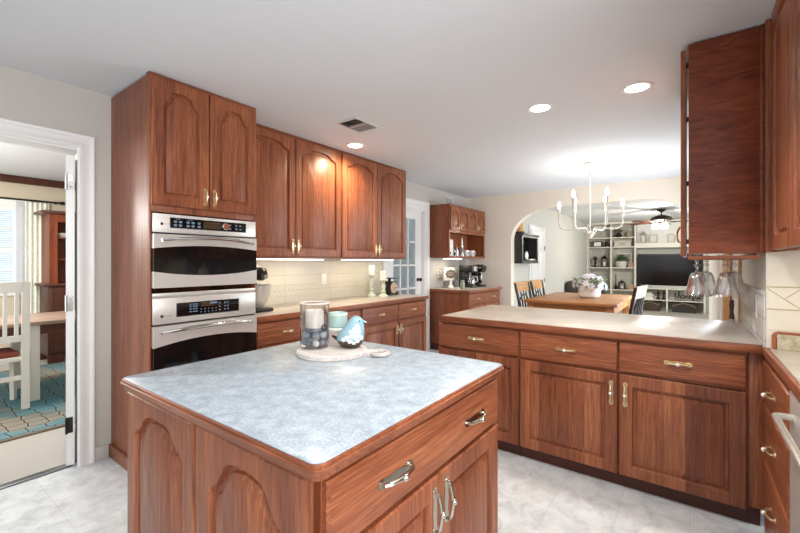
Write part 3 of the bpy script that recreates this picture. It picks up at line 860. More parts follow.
# ------------------------------------------------------------------ island
IX0, IX1, IY0, IY1 = -1.574, -.614, .540, 1.456
il = T('island_cabinet', 'freestanding cherry wood island cabinet in the foreground', 'cabinet', (-1.08, 1.02, 0))
O('carcass', B(IX0, IX1 - .020, IY0 + .018, IY1, .10, .868, .002), wz, il)
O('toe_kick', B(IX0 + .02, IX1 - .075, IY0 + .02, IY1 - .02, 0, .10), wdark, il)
ff = nb()
for a in ((IY0 + .018, IY0 + .032), (IY1 - .03, IY1)): box(ff, IX1 - .02, IX1, *a, .10, .868)
for z in ((.10, .13), (.690, .706), (.850, .868)): box(ff, IX1 - .02, IX1 - .0005, IY0 + .02, IY1 - .005, *z)
O('face_frame', ff, wz, il)
f = F((0, IY0 + .018, 0), '-Y')
O('decorative_panel', door_bm(f, IX0, -1.110, .105, .866, .02, .085, stile=.062, rail=.045), wz, il)
O('decorative_panel', door_bm(f, -1.100, IX1 - .022, .105, .866, .02, .115, stile=.07, rail=.05), wz, il)
O('panel_joint', B(-1.110, -1.100, IY0 + .010, IY0 + .0175, .105, .866), wdark, il)
cpst = nb()
for k in range(3): tube(cpst, [(IX1 - .012 - .006 * k, IY0 + .003, .105), (IX1 - .012 - .006 * k, IY0 + .003, .866)], .004, 8)
O('corner_bead', cpst, wz, il)
f = F((IX1, 0, 0), '+X')
add_drawer(il, f, .562, 1.445, .704, .862, (.79, 1.237), metal=nickel, L=.145)
add_door(il, f, .562, 1.004, .115, .692, 0, 1.004 - .030, .595, metal=nickel, L=.14)
add_door(il, f, 1.010, 1.445, .115, .692, 0, 1.010 + .030, .600, metal=nickel, L=.14)

def rounded(x0, x1, y0, y1, r, n=6):
    pts = []
    for cx, cy, a0 in ((x1 - r, y0 + r, -PI / 2), (x1 - r, y1 - r, 0), (x0 + r, y1 - r, PI / 2), (x0 + r, y0 + r, PI)):
        for i in range(n + 1):
            a = a0 + i / n * PI / 2; pts.append((cx + r * math.cos(a), cy + r * math.sin(a)))
    return pts
it = T('countertop', 'blue-grey speckled laminate island top with cherry wood edge', 'countertop', (-1.08, 1.02, .868))
xyz = lambda a, b_, c: V((a, b_, c))
def stack(levels):
    bm = nb(); prev = None
    for off, z in levels:
        R = [bm.verts.new((a, b_, z)) for a, b_ in rounded(-1.600 + off, -.582 - off, .517 + off, 1.500 - off, max(.006, .035 - off))]
        if prev:
            for i in range(len(R)): bm.faces.new((prev[i], prev[(i + 1) % len(R)], R[(i + 1) % len(R)], R[i]))
        else: bm.faces.new(R[::-1])
        prev = R
    bm.faces.new(prev)
    return bm
O('wood_edge', stack([(.016, .8725), (.012, .875), (.010, .892), (.008, .895), (.001, .896), (.0, .8975), (.0, .901), (.0015, .9025), (.0045, .903), (.0045, .9095), (.006, .9115), (.010, .912)]), wx, it)
O('worktop', stack([(.0085, .9121), (.0085, .9135), (.010, .9145)]), lam_blue, it)

# ------------------------------------------------------------------ peninsula
PF = 2.600
def pen_unit(x0, x1, drawers, doors, label):
    t_ = T('base_cabinet', label, 'cabinet', ((x0 + x1) / 2, 2.9, 0), 'cherry base cabinets under the peninsula')
    O('carcass', B(x0, x1, PF + .018, 3.20, .10, .872, .002), wz, t_)
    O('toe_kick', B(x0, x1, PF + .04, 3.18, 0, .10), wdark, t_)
    ff = nb()
    for a in ([x0, x0 + .02], [x1 - .02, x1]): box(ff, a[0], a[1], PF, PF + .018, .10, .872)
    for z in ((.10, .13), (.672, .69), (.852, .872)): box(ff, x0 + .001, x1 - .001, PF + .0005, PF + .018, *z)
    O('face_frame', ff, wx, t_)
    f = F((0, PF, 0), '-Y')
    for a, b_ in drawers: add_drawer(t_, f, a, b_, .684, .856, ((a + b_) / 2 - .0,), L=.125)
    for a, b_, hs, st in doors: add_door(t_, f, a, b_, .088, .668, 0, hs, .555, stile=st, rail=.062, L=.14, mat=wzs)
    return t_
pen_unit(-1.545, -.916, [(-1.538, -.921)], [(-1.538, -1.236, None, .05), (-1.231, -.921, None, .05)], 'narrow-doored cherry base cabinet at the free left end of the peninsula')
pen_unit(-.914, .232, [(-.911, -.338), (-.330, .227)], [(-.911, -.338, -.338 - .032, .066), (-.330, .227, -.330 + .032, .066)], 'wide cherry base cabinet with two drawers and two doors in the peninsula middle')
fl_ = T('corner_filler', 'narrow plain cherry filler panel between peninsula and right-hand drawers', 'cabinet panel', (.26, PF, 0))
O('panel', B(.2335, .300, PF + .002, PF + .5, .10, .872, .003), wz, fl_)
O('toe_kick', B(.2335, .283, PF + .04, PF + .45, 0, .10), wdark, fl_)
O('back_panel', B(-1.545, .24, 3.2015, 3.215, 0, .872, .002), wz, bpy.data.objects['base_cabinet.003'])
pc = counter('countertop', 'long beige laminate breakfast bar counter with cherry edge', -1.500, .2860, 2.575, 3.49, lam_beige, ('-Y', '-X'))

# ------------------------------------------------------------------ right-hand run
dk = T('drawer_cabinet', 'cherry bank of three drawers at the right frame edge', 'cabinet', (.58, 2.2, 0))
O('carcass', B(.304, .88, 1.965, 2.598, .10, .872, .002), wz, dk)
O('toe_kick', B(.36, .88, 1.965, 2.60, 0, .10), wdark, dk)
f = F((.304, 2.5, 0), '-X')
for b0, b1, hy in ((.652, .840, 2.355), (.385, .640, 2.355), (.110, .373, 2.365)):
    d = add_drawer(dk, f, 2.5 - 2.598, 2.5 - 1.970, b0, b1, (2.5 - 2.28,), L=.11)
O('base_moulding', B(.292, .355, 2.42, 2.598, 0, .095, .006), wz, dk)
counter('countertop', 'beige laminate counter with cherry edge at the right edge of the photo', .296, .89, 1.10, 2.552, lam_beige, ('-X',))
bs = T('backsplash_board', 'low stone patterned backsplash with rounded cherry edge on the right counter', 'backsplash', (.6, 2.48, .914))
O('panel', B(.322, .89, 2.474, 2.489, .9145, .984), lam_stone, bs)
e = nb(); tube(e, [(.313, 2.4815, .915), (.313, 2.4815, .975), (.317, 2.4815, .984), (.326, 2.4815, .988), (.89, 2.4815, .988)], .0085, 8)
O('wood_edge', e, wx, bs)
dw = T('dishwasher', 'stainless dishwasher with a long bar handle at the right edge', 'dishwasher', (.6, 1.65, 0))
O('body', B(.33, .88, 1.35, 1.955, .10, .868), black, dw)
dd = O('door', B(.287, .3295, 1.35, 1.958, .12, .862, .006), steel, dw)
hb = nb()
tube(hb, [(.292, 1.915, .772), (.252, 1.915, .772), (.243, 1.905, .772), (.243, 1.36, .772)], .011, 10)
tube(hb, [(.292, 1.37, .772), (.245, 1.37, .772)], .010, 8)
O('handle', hb, plain('satin_handle_metal', srgb(205, 200, 190), .35, .7), dd)
O('kick_plate', B(.36, .40, 1.35, 1.955, 0, .10), black, dw)

# right wall cabinet with its door edge-on, glass rack below
RY = 2.51
rc = T('wall_cabinet', 'dark cherry wall cabinet seen on its side panel, hung over the peninsula end', 'cabinet', (.14, 2.85, 1.365))
O('carcass', B(-.003, XR - .004, RY + .012, 3.40, 1.368, 2.43, .002), wz, rc)
sp = nb(); box(sp, -.005, XR - .018, RY, RY + .0115, 1.358, 2.432, .0015); box(sp, XR - .020, XR - .003, RY - .006, RY + .0115, 1.358, 2.436, .003)
wpanel = wood('figured_cherry_panel', 'X', srgb(84, 38, 24), srgb(126, 62, 38), srgb(150, 82, 52), ga=15, gl=3.5, gd=3.0)
O('side_panel', sp, wpanel, rc)
f = F((-.006, 3.40, 0), '-X')
for a0, a1, hs in ((0.002, .440, .415), (.445, .885, .470)):
    t0 = .010
    d = O('door', door_bm(F((-.0065 - t0, 3.40, 0), '-X'), a0, a1, 1.345, 2.412, .022, .09), wz, rc)
    O('handle', pull(F((-.0065 - t0, 3.40, 0), '-X'), hs, 1.48, True, .115, .022), None, d)
    if a0 > .1:
        hb = nb()
        for zz in (1.42, 1.72, 2.05, 2.33): box(hb, -.0165, -.004, RY + .001, RY + .012, zz - .012, zz + .012)
        O('hinge', hb, blackm, d)

gr = T('stemware_rack', 'cherry stemware rack slung under the right wall cabinet', 'rack', (.14, 2.8, 1.335))
rb = nb()
box(rb, -.008, .270, RY, RY + .014, 1.328, 1.347, .002); box(rb, -.008, .27, 3.20, 3.214, 1.328, 1.347, .002)
for x in (-.004, .258): box(rb, x, x + .010, RY + .0, 3.2, 1.347, 1.3575)
O('frame', rb, wx, gr)
rl = nb()
for x in (.017, .047, .137, .167, .060, .090, .185, .215): box(rl, x - .005, x + .005, RY + (.016 if x in (.017, .047, .137, .167) else .26), (2.74 if x in (.017, .047, .137, .167) else 3.198), 1.336, 1.346)
O('rail', rl, wy, gr)
def goblet(x, y, label):
    g = T('wine_goblet', label, 'glass', (x, y, 1.15), 'goblets hanging upside down in the rack')
    ft_ = nb(); lathe(ft_, [(0, 1.3520), (.024, 1.3505), (.024, 1.3485), (.008, 1.3465), (.006, 1.340)], (x, y, 0), 20)
    O('foot', ft_, glass, g)
    st = nb(); lathe(st, [(.006, 1.340), (.0055, 1.332), (.012, 1.326), (.013, 1.320), (.006, 1.314), (.006, 1.308), (.014, 1.302), (.015, 1.295), (.007, 1.288), (.006, 1.270), (.010, 1.262)], (x, y, 0), 14)
    O('stem', st, glass, g)
    bw = nb(); n = 28
    prof = [(.010, 1.262), (.022, 1.258), (.031, 1.246), (.036, 1.225), (.042, 1.195), (.050, 1.165), (.059, 1.142), (.061, 1.136), (.059, 1.136), (.048, 1.166), (.040, 1.195), (.034, 1.225), (.029, 1.244), (.020, 1.254), (0, 1.258)]
    lathe(bw, prof, (x, y, 0), n)
    for v in bw.verts:
        dx, dy = v.co.x - x, v.co.y - y
        if 1.14 < v.co.z < 1.24:
            k = 1 + .05 * math.cos(9 * math.atan2(dy, dx)); v.co.x = x + dx * k; v.co.y = y + dy * k
    O('bowl', bw, glass, g)
    return g
goblet(.032, 2.62, 'clear cut glass goblet, front left of the four hanging in the rack')
goblet(.152, 2.66, 'clear cut glass goblet, front right of the four hanging in the rack')
goblet(.075, 2.86, 'clear cut glass goblet hanging behind the front left one')
goblet(.200, 2.90, 'clear cut glass goblet hanging behind the front right one')

nc = T('wall_cabinet', 'tall cherry wall cabinet at the very right frame edge, running towards the viewer', 'cabinet', (.6, 2.0, 1.372))
O('carcass', B(.332, .88, 1.10, 2.488, 1.366, 2.434, .002), wz, nc)
O('face_frame', B(.313, .3315, 2.10, 2.488, 1.360, 2.436, .003), wz, nc)
O('filler_strip', B(.282, .3125, 2.470, 2.4885, 1.360, 2.436, .002), wz, nc)
f = F((.313, 2.488, 0), '-X')
add_door(nc, f, .095, .50, 1.368, 2.425, .09)
add_door(nc, f, .505, .95, 1.368, 2.425, .09)
ut = area('assumed_cabinet_glow', (.62, 2.1, 1.355), (0, 0, 0), .12, .5, 1.3, (1, .90, .72))  # assumed lamp added under the right wall cabinet

# ------------------------------------------------------------------ coffee hutch
HY0, HY1 = 5.055, 6.295
hw_ = T('hutch_wall_cabinet', 'cherry hutch wall cabinet with open shelf above the coffee makers', 'cabinet', (-3.0, 5.6, 1.38))
c = nb(); fx = -2.852
box(c, XL + .002, fx, HY0, HY0 + .018, 1.38, 2.155); box(c, XL + .002, fx, HY1 - .018, HY1, 1.38, 2.155)
box(c, XL + .002, fx, HY0 + .018, HY1 - .018, 1.78, 2.155); box(c, XL + .002, fx, HY0 + .018, HY1 - .018, 1.38, 1.402); box(c, XL + .002, XL + .010, HY0 + .018, HY1 - .018, 1.402, 1.78)
O('carcass', c, wz, hw_)
ff = nb()
box(ff, fx, fx + .018, HY0, HY0 + .032, 1.378, 2.155); box(ff, fx, fx + .018, HY1 - .032, HY1, 1.378, 2.155)
for z in ((1.378, 1.405), (1.755, 1.790), (2.12, 2.155)): box(ff, fx + .0005, fx + .018, HY0 + .03, HY1 - .03, *z)
O('face_frame', ff, wz, hw_)
O('crown_strip', B(XL + .002, fx + .028, HY0 - .008, HY1 + .008, 2.155, 2.170, .003), wy, hw_)
f = F((fx + .018, 0, 0), '+X')
yy = [HY0 + .018 + i * (HY1 - HY0 - .036) / 4 for i in range(5)]
for i in range(4):
    add_door(hw_, f, yy[i] + .003, yy[i + 1] - .003, 1.790, 2.135, .06, (yy[i + 1] - .022 if i % 2 == 0 else yy[i] + .022), 1.87, stile=.048, rail=.05, L=.09)
hl = T('under_cabinet_light', 'lit strip lamp under the coffee hutch shelf', 'lamp', (-3.0, 5.35, 1.36))
O('housing', B(-2.98, -2.90, 5.12, 5.60, 1.364, 1.3795, .002), white, hl)
O('lens', B(-2.975, -2.905, 5.13, 5.59, 1.358, 1.3635), stripm, hl)
area('strip_glow', (-2.95, 5.36, 1.354), (0, 0, 0), .06, .46, .7, (1, .9, .74))
hb_ = T('hutch_base_cabinet', 'cherry base cabinet under the coffee makers, side panel facing the kitchen', 'cabinet', (-2.85, 5.6, 0)); fx = -2.535; HY1 = 6.20
O('carcass', B(XL + .002, fx - .018, HY0, HY1, .10, .872, .002), wz, hb_)
O('toe_kick', B(XL + .002, fx - .07, HY0 + .01, HY1 - .01, 0, .10), wdark, hb_)
ff = nb()
for a in ((HY0, HY0 + .025), (HY1 - .025, HY1)): box(ff, fx - .018, fx, *a, .10, .872)
for z in ((.10, .13), (.665, .69), (.855, .872)): box(ff, fx - .018, fx - .0005, HY0 + .02, HY1 - .02, *z)
O('face_frame', ff, wz, hb_)
f = F((fx, 0, 0), '+X')
add_drawer(hb_, f, HY0 + .012, HY1 - .012, .690, .858, (HY0 + .30, HY1 - .30), L=.10)
hm = (HY0 + HY1) / 2
add_door(hb_, f, HY0 + .012, hm - .003, .115, .672, 0, hm - .033, .585); add_door(hb_, f, hm + .003, HY1 - .012, .115, .672, 0, hm + .033, .585)
counter('countertop', 'small beige laminate counter of the coffee hutch', XL + .003, -2.505, HY0 - .012, HY1 + .01, lam_beige, ('+X', '-Y'))

# ------------------------------------------------------------------ on the island
BC = V((-1.262, 1.212, .9147))
fw = V((math.cos(YAW), math.sin(YAW), 0)); pdir = V((.905, .425, 0)).normalized(); qdir = V((-pdir.y, pdir.x, 0))
bt = T('serving_board', 'pale round wooden paddle board with a ring handle on the island', 'board', BC)
bf = lambda a, b_, c: BC + pdir * a + qdir * b_ + V((0, 0, c))
bm = nb(); out = []
for i in range(40):
    a = .20 + i / 39 * (2 * PI - .40); out.append((.152 * math.cos(a), .150 * math.sin(a)))
out += [(.168, -.024), (.186, -.024), (.186, .024), (.168, .024)]
prev = None
for sc_, z in ((.985, 0), (1, .003), (1, .017), (.985, .020)):
    R = [bm.verts.new(bf(a * sc_, b_ * sc_, z)) for a, b_ in out]
    if prev:
        for i in range(len(R)): bm.faces.new((prev[i], prev[(i + 1) % len(R)], R[(i + 1) % len(R)], R[i]))
    else: bm.faces.new(R[::-1])
    prev = R
bm.faces.new(prev)
O('board', bm, boardw, bt)
ring = nb()
tube(ring, [bf(.216 + .034 * math.cos(2 * PI * k / 24), .034 * math.sin(2 * PI * k / 24), .010) for k in range(24)], .0100, 8, closed=True)
O('ring_handle', ring, boardw, bt)
BZ = BC.z + .0205

JC = (-1.352, 1.192)
jt = T('candle_jar', 'tall smoky glass cylinder holding a candle above stones on the board', 'jar', (*JC, BZ))
jb = nb(); lathe(jb, [(0, BZ), (.060, BZ), (.064, BZ + .004), (.064, BZ + .196), (.062, BZ + .196), (.062, BZ + .006), (0, BZ + .006)], (*JC, 0), 36)
O('cylinder', jb, smoked, jt)
jr = nb(); tube(jr, [(JC[0] + .064 * math.cos(2 * PI * k / 36), JC[1] + .064 * math.sin(2 * PI * k / 36), BZ + .197) for k in range(36)], .0035, 8, closed=True)
O('rim', jr, pinkw, jt)
ch = nb(); jf = JC[0] + .066 * .8, JC[1] + .066 * -.3
c0 = V((JC[0], JC[1], 0)) + fw * .050 + V((.593, -.805, 0)) * .043
tube(ch, [c0 + fw * (.010 * math.cos(2 * PI * k / 16)) + V((0, 0, BZ + .092 + .012 * math.sin(2 * PI * k / 16))) for k in range(16)], .003, 6, closed=True)
O('ring_charm', ch, blackm, jt)
cb = nb(); lathe(cb, [(0, 0), (.040, 0), (.0405, .003), (.0405, .074), (.038, .078), (.020, .074), (0, .073)], (*JC, BZ + .088), 28)
ct = T('candle', 'thick white pillar candle inside the smoky glass jar', 'candle', (*JC, BZ + .088))
O('wax', cb, wax, ct); O('wick', tube(nb(), [(*JC, BZ + .160), (*JC, BZ + .172)], .001, 6), black, ct)
hd = nb(); lathe(hd, [(0, BZ + .066), (.034, BZ + .066), (.045, BZ + .076), (.046, BZ + .0875), (0, BZ + .0875)], (*JC, 0), 24)
M1('candle_dish', hd, pebs[1], 'dark slate dish under the candle inside the smoky jar', 'dish')
k = 0; rr = random.Random(3)
lay = [(6, .041, .021), (3, .016, .050), (6, .043, .055)]
for cnt, rad, dz in lay:
    for i in range(cnt):
        a = 2 * PI * i / cnt + rr.random() * .4 + dz * 20
        s = .0165 if rad > .03 else .0145
        b_ = nb(); sph(b_, (JC[0] + rad * math.cos(a), JC[1] + rad * math.sin(a), BZ + dz), s, 12, 8, (1.08, .98, .82), Matrix.Rotation(a, 3, 'Z'))
        M1('pebble', b_, pebs[k % 3], 'smooth grey blue stone in the smoky glass candle jar', 'stone', 'stones in the glass candle jar'); k += 1

KC = (-1.352, 1.338)
kz = BZ
kt = T('canister', 'blush white ceramic canister behind the bird on the board', 'canister', (*KC, kz))
O('pot', lathe(nb(), [(0, 0), (.043, 0), (.047, .004), (.048, .050), (.045, .054), (0, .054)], (*KC, kz), 28), pinkw, kt)
O('lid', lathe(nb(), [(0, .0545), (.050, .0545), (.052, .058), (.052, .066), (.049, .070), (0, .071)], (*KC, kz), 28), ceramic, kt)
kt = T('candle_tin', 'mint green glazed candle cup standing on the blush canister', 'candle', (*KC, kz + .0715))
O('cup', lathe(nb(), [(0, 0), (.040, 0), (.044, .004), (.044, .066), (.041, .068), (.040, .060), (0, .060)], (*KC, kz + .0715), 28), mint, kt)
O('band', lathe(nb(), [(.0441, .056), (.0450, .056), (.0450, .066), (.0441, .066)], (*KC, kz + .0715), 28), greenw, kt)

# ceramic bird
bp_ = V((-1.222, 1.286, BZ)); right = fw; toc = V((.593, -.805, 0))
btng = T('bird_figurine', 'plump blue glazed ceramic bird with white lace breast on the board', 'figurine', bp_)
bfr = lambda a, c, z: bp_ + right * a + toc * c + V((0, 0, z))
def shell(levels, seg=24):
    bm = nb(); prev = None
    for cx, z, ra, rb in levels:
        R = [bm.verts.new(bfr(cx + ra * math.cos(2 * PI * k / seg), rb * math.sin(2 * PI * k / seg), z)) for k in range(seg)]
        if prev:
            for i in range(seg): bm.faces.new((prev[i], prev[(i + 1) % seg], R[(i + 1) % seg], R[i]))
        else: bm.faces.new(R[::-1])
        prev = R
    bm.faces.new(prev); return bm
LV = [(.004, .000, .026, .024), (.002, .006, .042, .038), (.000, .018, .055, .050), (-.001, .034, .061, .055), (.001, .050, .061, .056), (.006, .066, .057, .053), (.013, .082, .050, .047), (.019, .098, .042, .040), (.023, .112, .036, .034), (.025, .124, .029, .027), (.026, .133, .019, .018), (.026, .1385, .008, .007)]
i_ = 4
lo = shell(LV[:4], 28); up = shell(LV[3:], 28)
O('body', [(up, bluegl), (lo, darkgl)], None, btng, ang=1.2)
bk = nb(); tube(bk, [bfr(.050, .006, .116), bfr(.064, .007, .113), bfr(.072, .008, .110)], [.008, .005, .001], 8); O('beak', bk, bluegl, btng)
ey = nb(); sph(ey, bfr(.042, .026, .120), .0035, 8, 6); O('eye', ey, black, btng)
tl = nb(); tube(tl, [bfr(-.048, -.012, .030), bfr(-.070, -.028, .036), bfr(-.088, -.042, .042)], [.014, .008, .005], 8); O('tail', tl, darkgl, btng)
lace = nb(); rr = random.Random(5)
def surf(a, z):
    for (c0_, z0, ra0, rb0), (c1_, z1, ra1, rb1) in zip(LV, LV[1:]):
        if z0 <= z <= z1:
            t_ = (z - z0) / (z1 - z0); l = lambda p, q: p + (q - p) * t_
            return bfr(l(c0_, c1_) + l(ra0, ra1) * math.cos(a), l(rb0, rb1) * math.sin(a), z), V((right * math.cos(a) + toc * math.sin(a)))
for (a, z) in [(1.5, .035), (1.2, .03), (.9, .036), (1.75, .05), (1.45, .055), (1.1, .052), (.8, .056), (1.6, .072), (1.25, .072), (.9, .074), (1.4, .086), (1.05, .088), (2.0, .042), (.55, .048), (1.2, .098)]:
    s_ = surf(a, z)
    if s_:
        p, n = s_
        rot = n.to_track_quat('Z', 'Y').to_matrix()
        for q in range(5):
            an = 2 * PI * q / 5 + z * 50
            off = rot @ V((.0062 * math.cos(an), .0062 * math.sin(an), -.0012)); sph(lace, p + off, .0048, 8, 6, (1, 1, .4), rot)
        sph(lace, p, .003, 6, 4)
O('flower_pattern', lace, emb, btng)

# ------------------------------------------------------------------ left counter
CT = .9145
mx_, my_ = -2.83, 1.875
mt = T('stand_mixer', 'black stand mixer with steel bowl half hidden by the oven tower', 'mixer', (mx_ - .05, my_, CT))
b_ = nb(); box(b_, mx_ - .17, mx_ + .10, my_ - .10, my_ + .10, CT, CT + .03, .012); O('base', b_, black, mt)
b_ = nb(); box(b_, mx_ - .17, mx_ - .09, my_ - .05, my_ + .05, CT + .03, CT + .25, .02); O('column', b_, black, mt)
b_ = nb(); tube(b_, [(mx_ - .19, my_, CT + .305), (mx_ - .15, my_, CT + .315), (mx_ - .03, my_, CT + .315), (mx_ + .08, my_, CT + .305), (mx_ + .11, my_, CT + .30)], [.03, .055, .062, .055, .03], 16)
O('motor_head', b_, black, mt)
O('bowl', lathe(nb(), [(0, .033), (.045, .033), (.05, .04), (.075, .07), (.100, .13), (.108, .20), (.112, .215), (.108, .215), (.097, .13), (.07, .07), (0, .05)], (mx_ + .01, my_, CT), 28), steel, mt)
O('hub', tube(nb(), [(mx_ + .02, my_ + .0, CT + .235), (mx_ + .02, my_, CT + .20)], .02, 12), chrome, mt)
O('speed_lever', tube(nb(), [(mx_ + .0, my_ + .058, CT + .29), (mx_ + .0, my_ + .085, CT + .292)], [.006, .009], 8), chrome, mt)
O('attachment_knob', tube(nb(), [(mx_ + .10, my_, CT + .285), (mx_ + .135, my_, CT + .285)], .018, 12), chrome, mt)

def candlestick(x, y, h, ch_, label, clabel, sc_=1.0):
    z = CT
    t_ = T('candlestick', label, 'candlestick', (x, y, z), 'turned candlesticks on the left counter')
    p = [(0, 0), (.056, 0), (.056, .012), (.048, .022), (.030, .034), (.022, .050), (.027, .062), (.027, .074), (.018, .088), (.022, .120), (.026, .155), (.018, .185), (.016, .20), (.024, .212), (.044, .222), (.050, .232), (.050, .240), (0, .240)]
    O('turned_post', lathe(nb(), [(r, q * h / .24) for r, q in p], (x, y, z), 24), greenw, t_)
    O('ring', lathe(nb(), [(.0275, .060 * h / .24), (.031, .064 * h / .24), (.031, .072 * h / .24), (.0275, .076 * h / .24)], (x, y, z), 24), plain('mint_paint_ring', srgb(160, 190, 150), .5), t_)
    c_ = T('candle', clabel, 'candle', (x, y, z + h + .0005))
    O('wax', lathe(nb(), [(0, 0), (.036, 0), (.037, .003), (.037, ch_ - .004), (.034, ch_), (.015, ch_ - .006), (0, ch_ - .006)], (x, y, z + h + .0005), 24), wax, c_)
    O('wick', tube(nb(), [(x, y, z + h + ch_ - .006), (x, y, z + h + ch_ + .006)], .001, 5), black, c_)
candlestick(-2.975, 3.48, .255, .105, 'taller pale green turned candlestick on the left counter', 'white pillar candle on the taller turned candlestick')
candlestick(-2.86, 3.56, .195, .100, 'shorter pale green turned candlestick next to the kitchen scale', 'white pillar candle on the shorter turned candlestick')
kx, ky = -2.94, 3.79
ks = T('kitchen_scale', 'black vintage kitchen scale with round tan dial beside the candlesticks', 'scale', (kx, ky, CT))
b_ = nb(); prism(b_, [(-.085, 0), (.085, 0), (.085, .02), (.070, .03), (.062, .15), (.04, .165), (-.04, .165), (-.062, .15), (-.07, .03), (-.085, .02)], lambda a, b2, c: V((kx + c, ky + a, CT + b2)), -.075, .06)
O('body', b_, blackm, ks)
fx = F((kx + .0605, ky, CT), '+X')
dl = nb(); lathe(dl, [(0, .006), (.064, .006), (.068, 0), (0, 0)], (kx + .0605, ky, CT + .09), 32, Matrix.Rotation(PI / 2, 4, 'Y'))
dd = O('dial', dl, plain('tan_dial_face', srgb(206, 182, 160), .5), ks)
tk = nb()
for q in range(24):
    a = 2 * PI * q / 24; r0 = .050 if q % 2 else .045
    tube(tk, [fx(r0 * math.sin(a), .09 + r0 * math.cos(a), .0066), fx(.058 * math.sin(a), .09 + .058 * math.cos(a), .0066)], .0012, 4)
tube(tk, [fx(-.02, .085, .007), fx(.024, .094, .007)], .004, 5)
tube(tk, [fx(-.014, .07, .007), fx(.016, .072, .007)], .003, 5)
O('dial_markings', tk, blackm, dd)
O('post', tube(nb(), [(kx - .01, ky, CT + .165), (kx - .01, ky, CT + .20)], .018, 10), blackm, ks)
b_ = nb(); box(b_, kx - .09, kx + .08, ky - .085, ky + .085, CT + .20, CT + .208, .003); O('weighing_plate', b_, blackm, ks)

def plate(name, x, y, z, label, kind='switch'):
    t_ = T(name, label, 'wall plate', (x, y, z - .057))
    O('cover', B(x, x + .006, y - .036, y + .036, z - .057, z + .057, .003), ceramic, t_)
    if kind == 'switch': O('rocker', B(x + .0062, x + .011, y - .016, y + .016, z - .032, z + .032, .002), white, t_)
    else:
        for dz in (-.022, .022): O('socket', B(x + .0062, x + .009, y - .016, y + .016, z + dz - .015, z + dz + .015, .003), greyp, t_)
plate('light_switch', XL + .0105, 2.905, 1.132, 'white rocker switch plate on the cream tile behind the island jar')
plate('power_outlet', XL + .001, 5.32, 1.135, 'white outlet plate on the wall beside the hutch sign, nearer the french door', 'socket')
plate('power_outlet', XL + .001, 5.43, 1.135, 'white outlet plate on the wall right behind the hutch sign', 'socket')

# ------------------------------------------------------------------ coffee hutch items
sx, sy = -3.05, 5.49
sg = T('plaque_stand', 'white plaque with brown scalloped label on a pedestal beside the coffee maker', 'sign', (sx, sy, CT))
O('pedestal', lathe(nb(), [(0, 0), (.055, 0), (.045, .015), (.025, .05), (.03, .10), (.05, .112), (0, .112)], (sx, sy, CT), 20), ceramic, sg)
O('board', B(sx - .012, sx + .012, sy - .225, sy + .225, CT + .113, CT + .31, .004), white_f, sg)
f = F((sx + .0125, sy - .02, CT + .2125), '+X'); pts = []
for i in range(40):
    a = 2 * PI * i / 40; r = 1 + .10 * math.cos(8 * a); pts.append((.155 * r * math.cos(a) * (1.0), .066 * r * math.sin(a)))
lb = O('label_panel', prism(nb(), pts, f, 0, .004), plain('brown_label', srgb(96, 80, 70), .6), sg)
lt = nb()
for zz, ww in ((.022, .08), (.0, .11), (-.022, .08)):
    q = -ww
    while q < ww: tube(lt, [f(q, zz - .006, .005), f(q + .008, zz + .007, .005), f(q + .015, zz - .005, .005)], .0022, 4); q += .026
O('lettering', lt, plain('cream_lettering', srgb(196, 184, 166), .6), lb)

cx, cy = -2.84, 5.70
cm = T('coffee_maker', 'black drip coffee maker with glass carafe and steel panel', 'coffee maker', (cx, cy, CT))
O('base', B(cx - .12, cx + .12, cy - .11, cy + .11, CT, CT + .035, .01), black, cm)
O('column', B(cx - .12, cx - .035, cy - .11, cy + .11, CT + .035, CT + .27, .008), black, cm)
O('brew_head', B(cx - .12, cx + .115, cy - .11, cy + .11, CT + .235, CT + .345, .012), black, cm)
O('panel', B(cx + .1155, cx + .119, cy - .05, cy + .06, CT + .255, CT + .33, .002), steel, cm)
ca = lathe(nb(), [(0, 0), (.062, 0), (.070, .02), (.070, .08), (.055, .12), (.045, .135), (.050, .15), (.047, .15), (.042, .135), (.052, .118), (.066, .08), (.066, .02), (0, .004)], (cx + .04, cy, CT + .036), 24)
c_ = O('carafe', ca, glass, cm)
O('handle', tube(nb(), [(cx + .09, cy + .02, CT + .17), (cx + .135, cy + .03, CT + .165), (cx + .14, cy + .03, CT + .10), (cx + .10, cy + .02, CT + .08)], .009, 8), steel, c_)
O('coffee', lathe(nb(), [(0, .006), (.062, .006), (.064, .02), (.064, .05), (0, .05)], (cx + .04, cy, CT + .036), 20), plain('dark_coffee', srgb(40, 26, 20), .2), c_)
px, py = -2.80, 6.02
pm = T('pod_brewer', 'black single serve pod brewer with tilted head right of the drip coffee maker', 'coffee maker', (px, py, CT))
O('base', B(px - .12, px + .09, py - .075, py + .075, CT, CT + .03, .01), black, pm)
O('column', B(px - .12, px - .02, py - .07, py + .07, CT + .03, CT + .24, .01), black, pm)
O('drip_tray', B(px + .0, px + .085, py - .05, py + .05, CT + .0305, CT + .038, .003), steel, pm)
b_ = nb(); prism(b_, [(-.12, .22), (.06, .235), (.095, .29), (.085, .335), (.02, .36), (-.12, .34)], lambda a, b2, c: V((px + a, py + c, CT + b2)), -.075, .075)
O('brew_head', b_, black, pm)
O('trim_band', B(px - .1, px + .07, py - .077, py + .077, CT + .30, CT + .315), steel, pm)
O('water_tank', B(px - .015, px + .07, py - .068, py - .03, CT + .05, CT + .22, .006), chrome, pm)
M1('shaker', lathe(nb(), [(0, 0), (.035, 0), (.035, .09), (.028, .10), (.028, .13), (0, .135)], (-2.70, 5.22, CT), 16), plain('sage_jar', srgb(150, 156, 140), .4), 'small sage jar at the near end of the coffee hutch counter', 'jar')
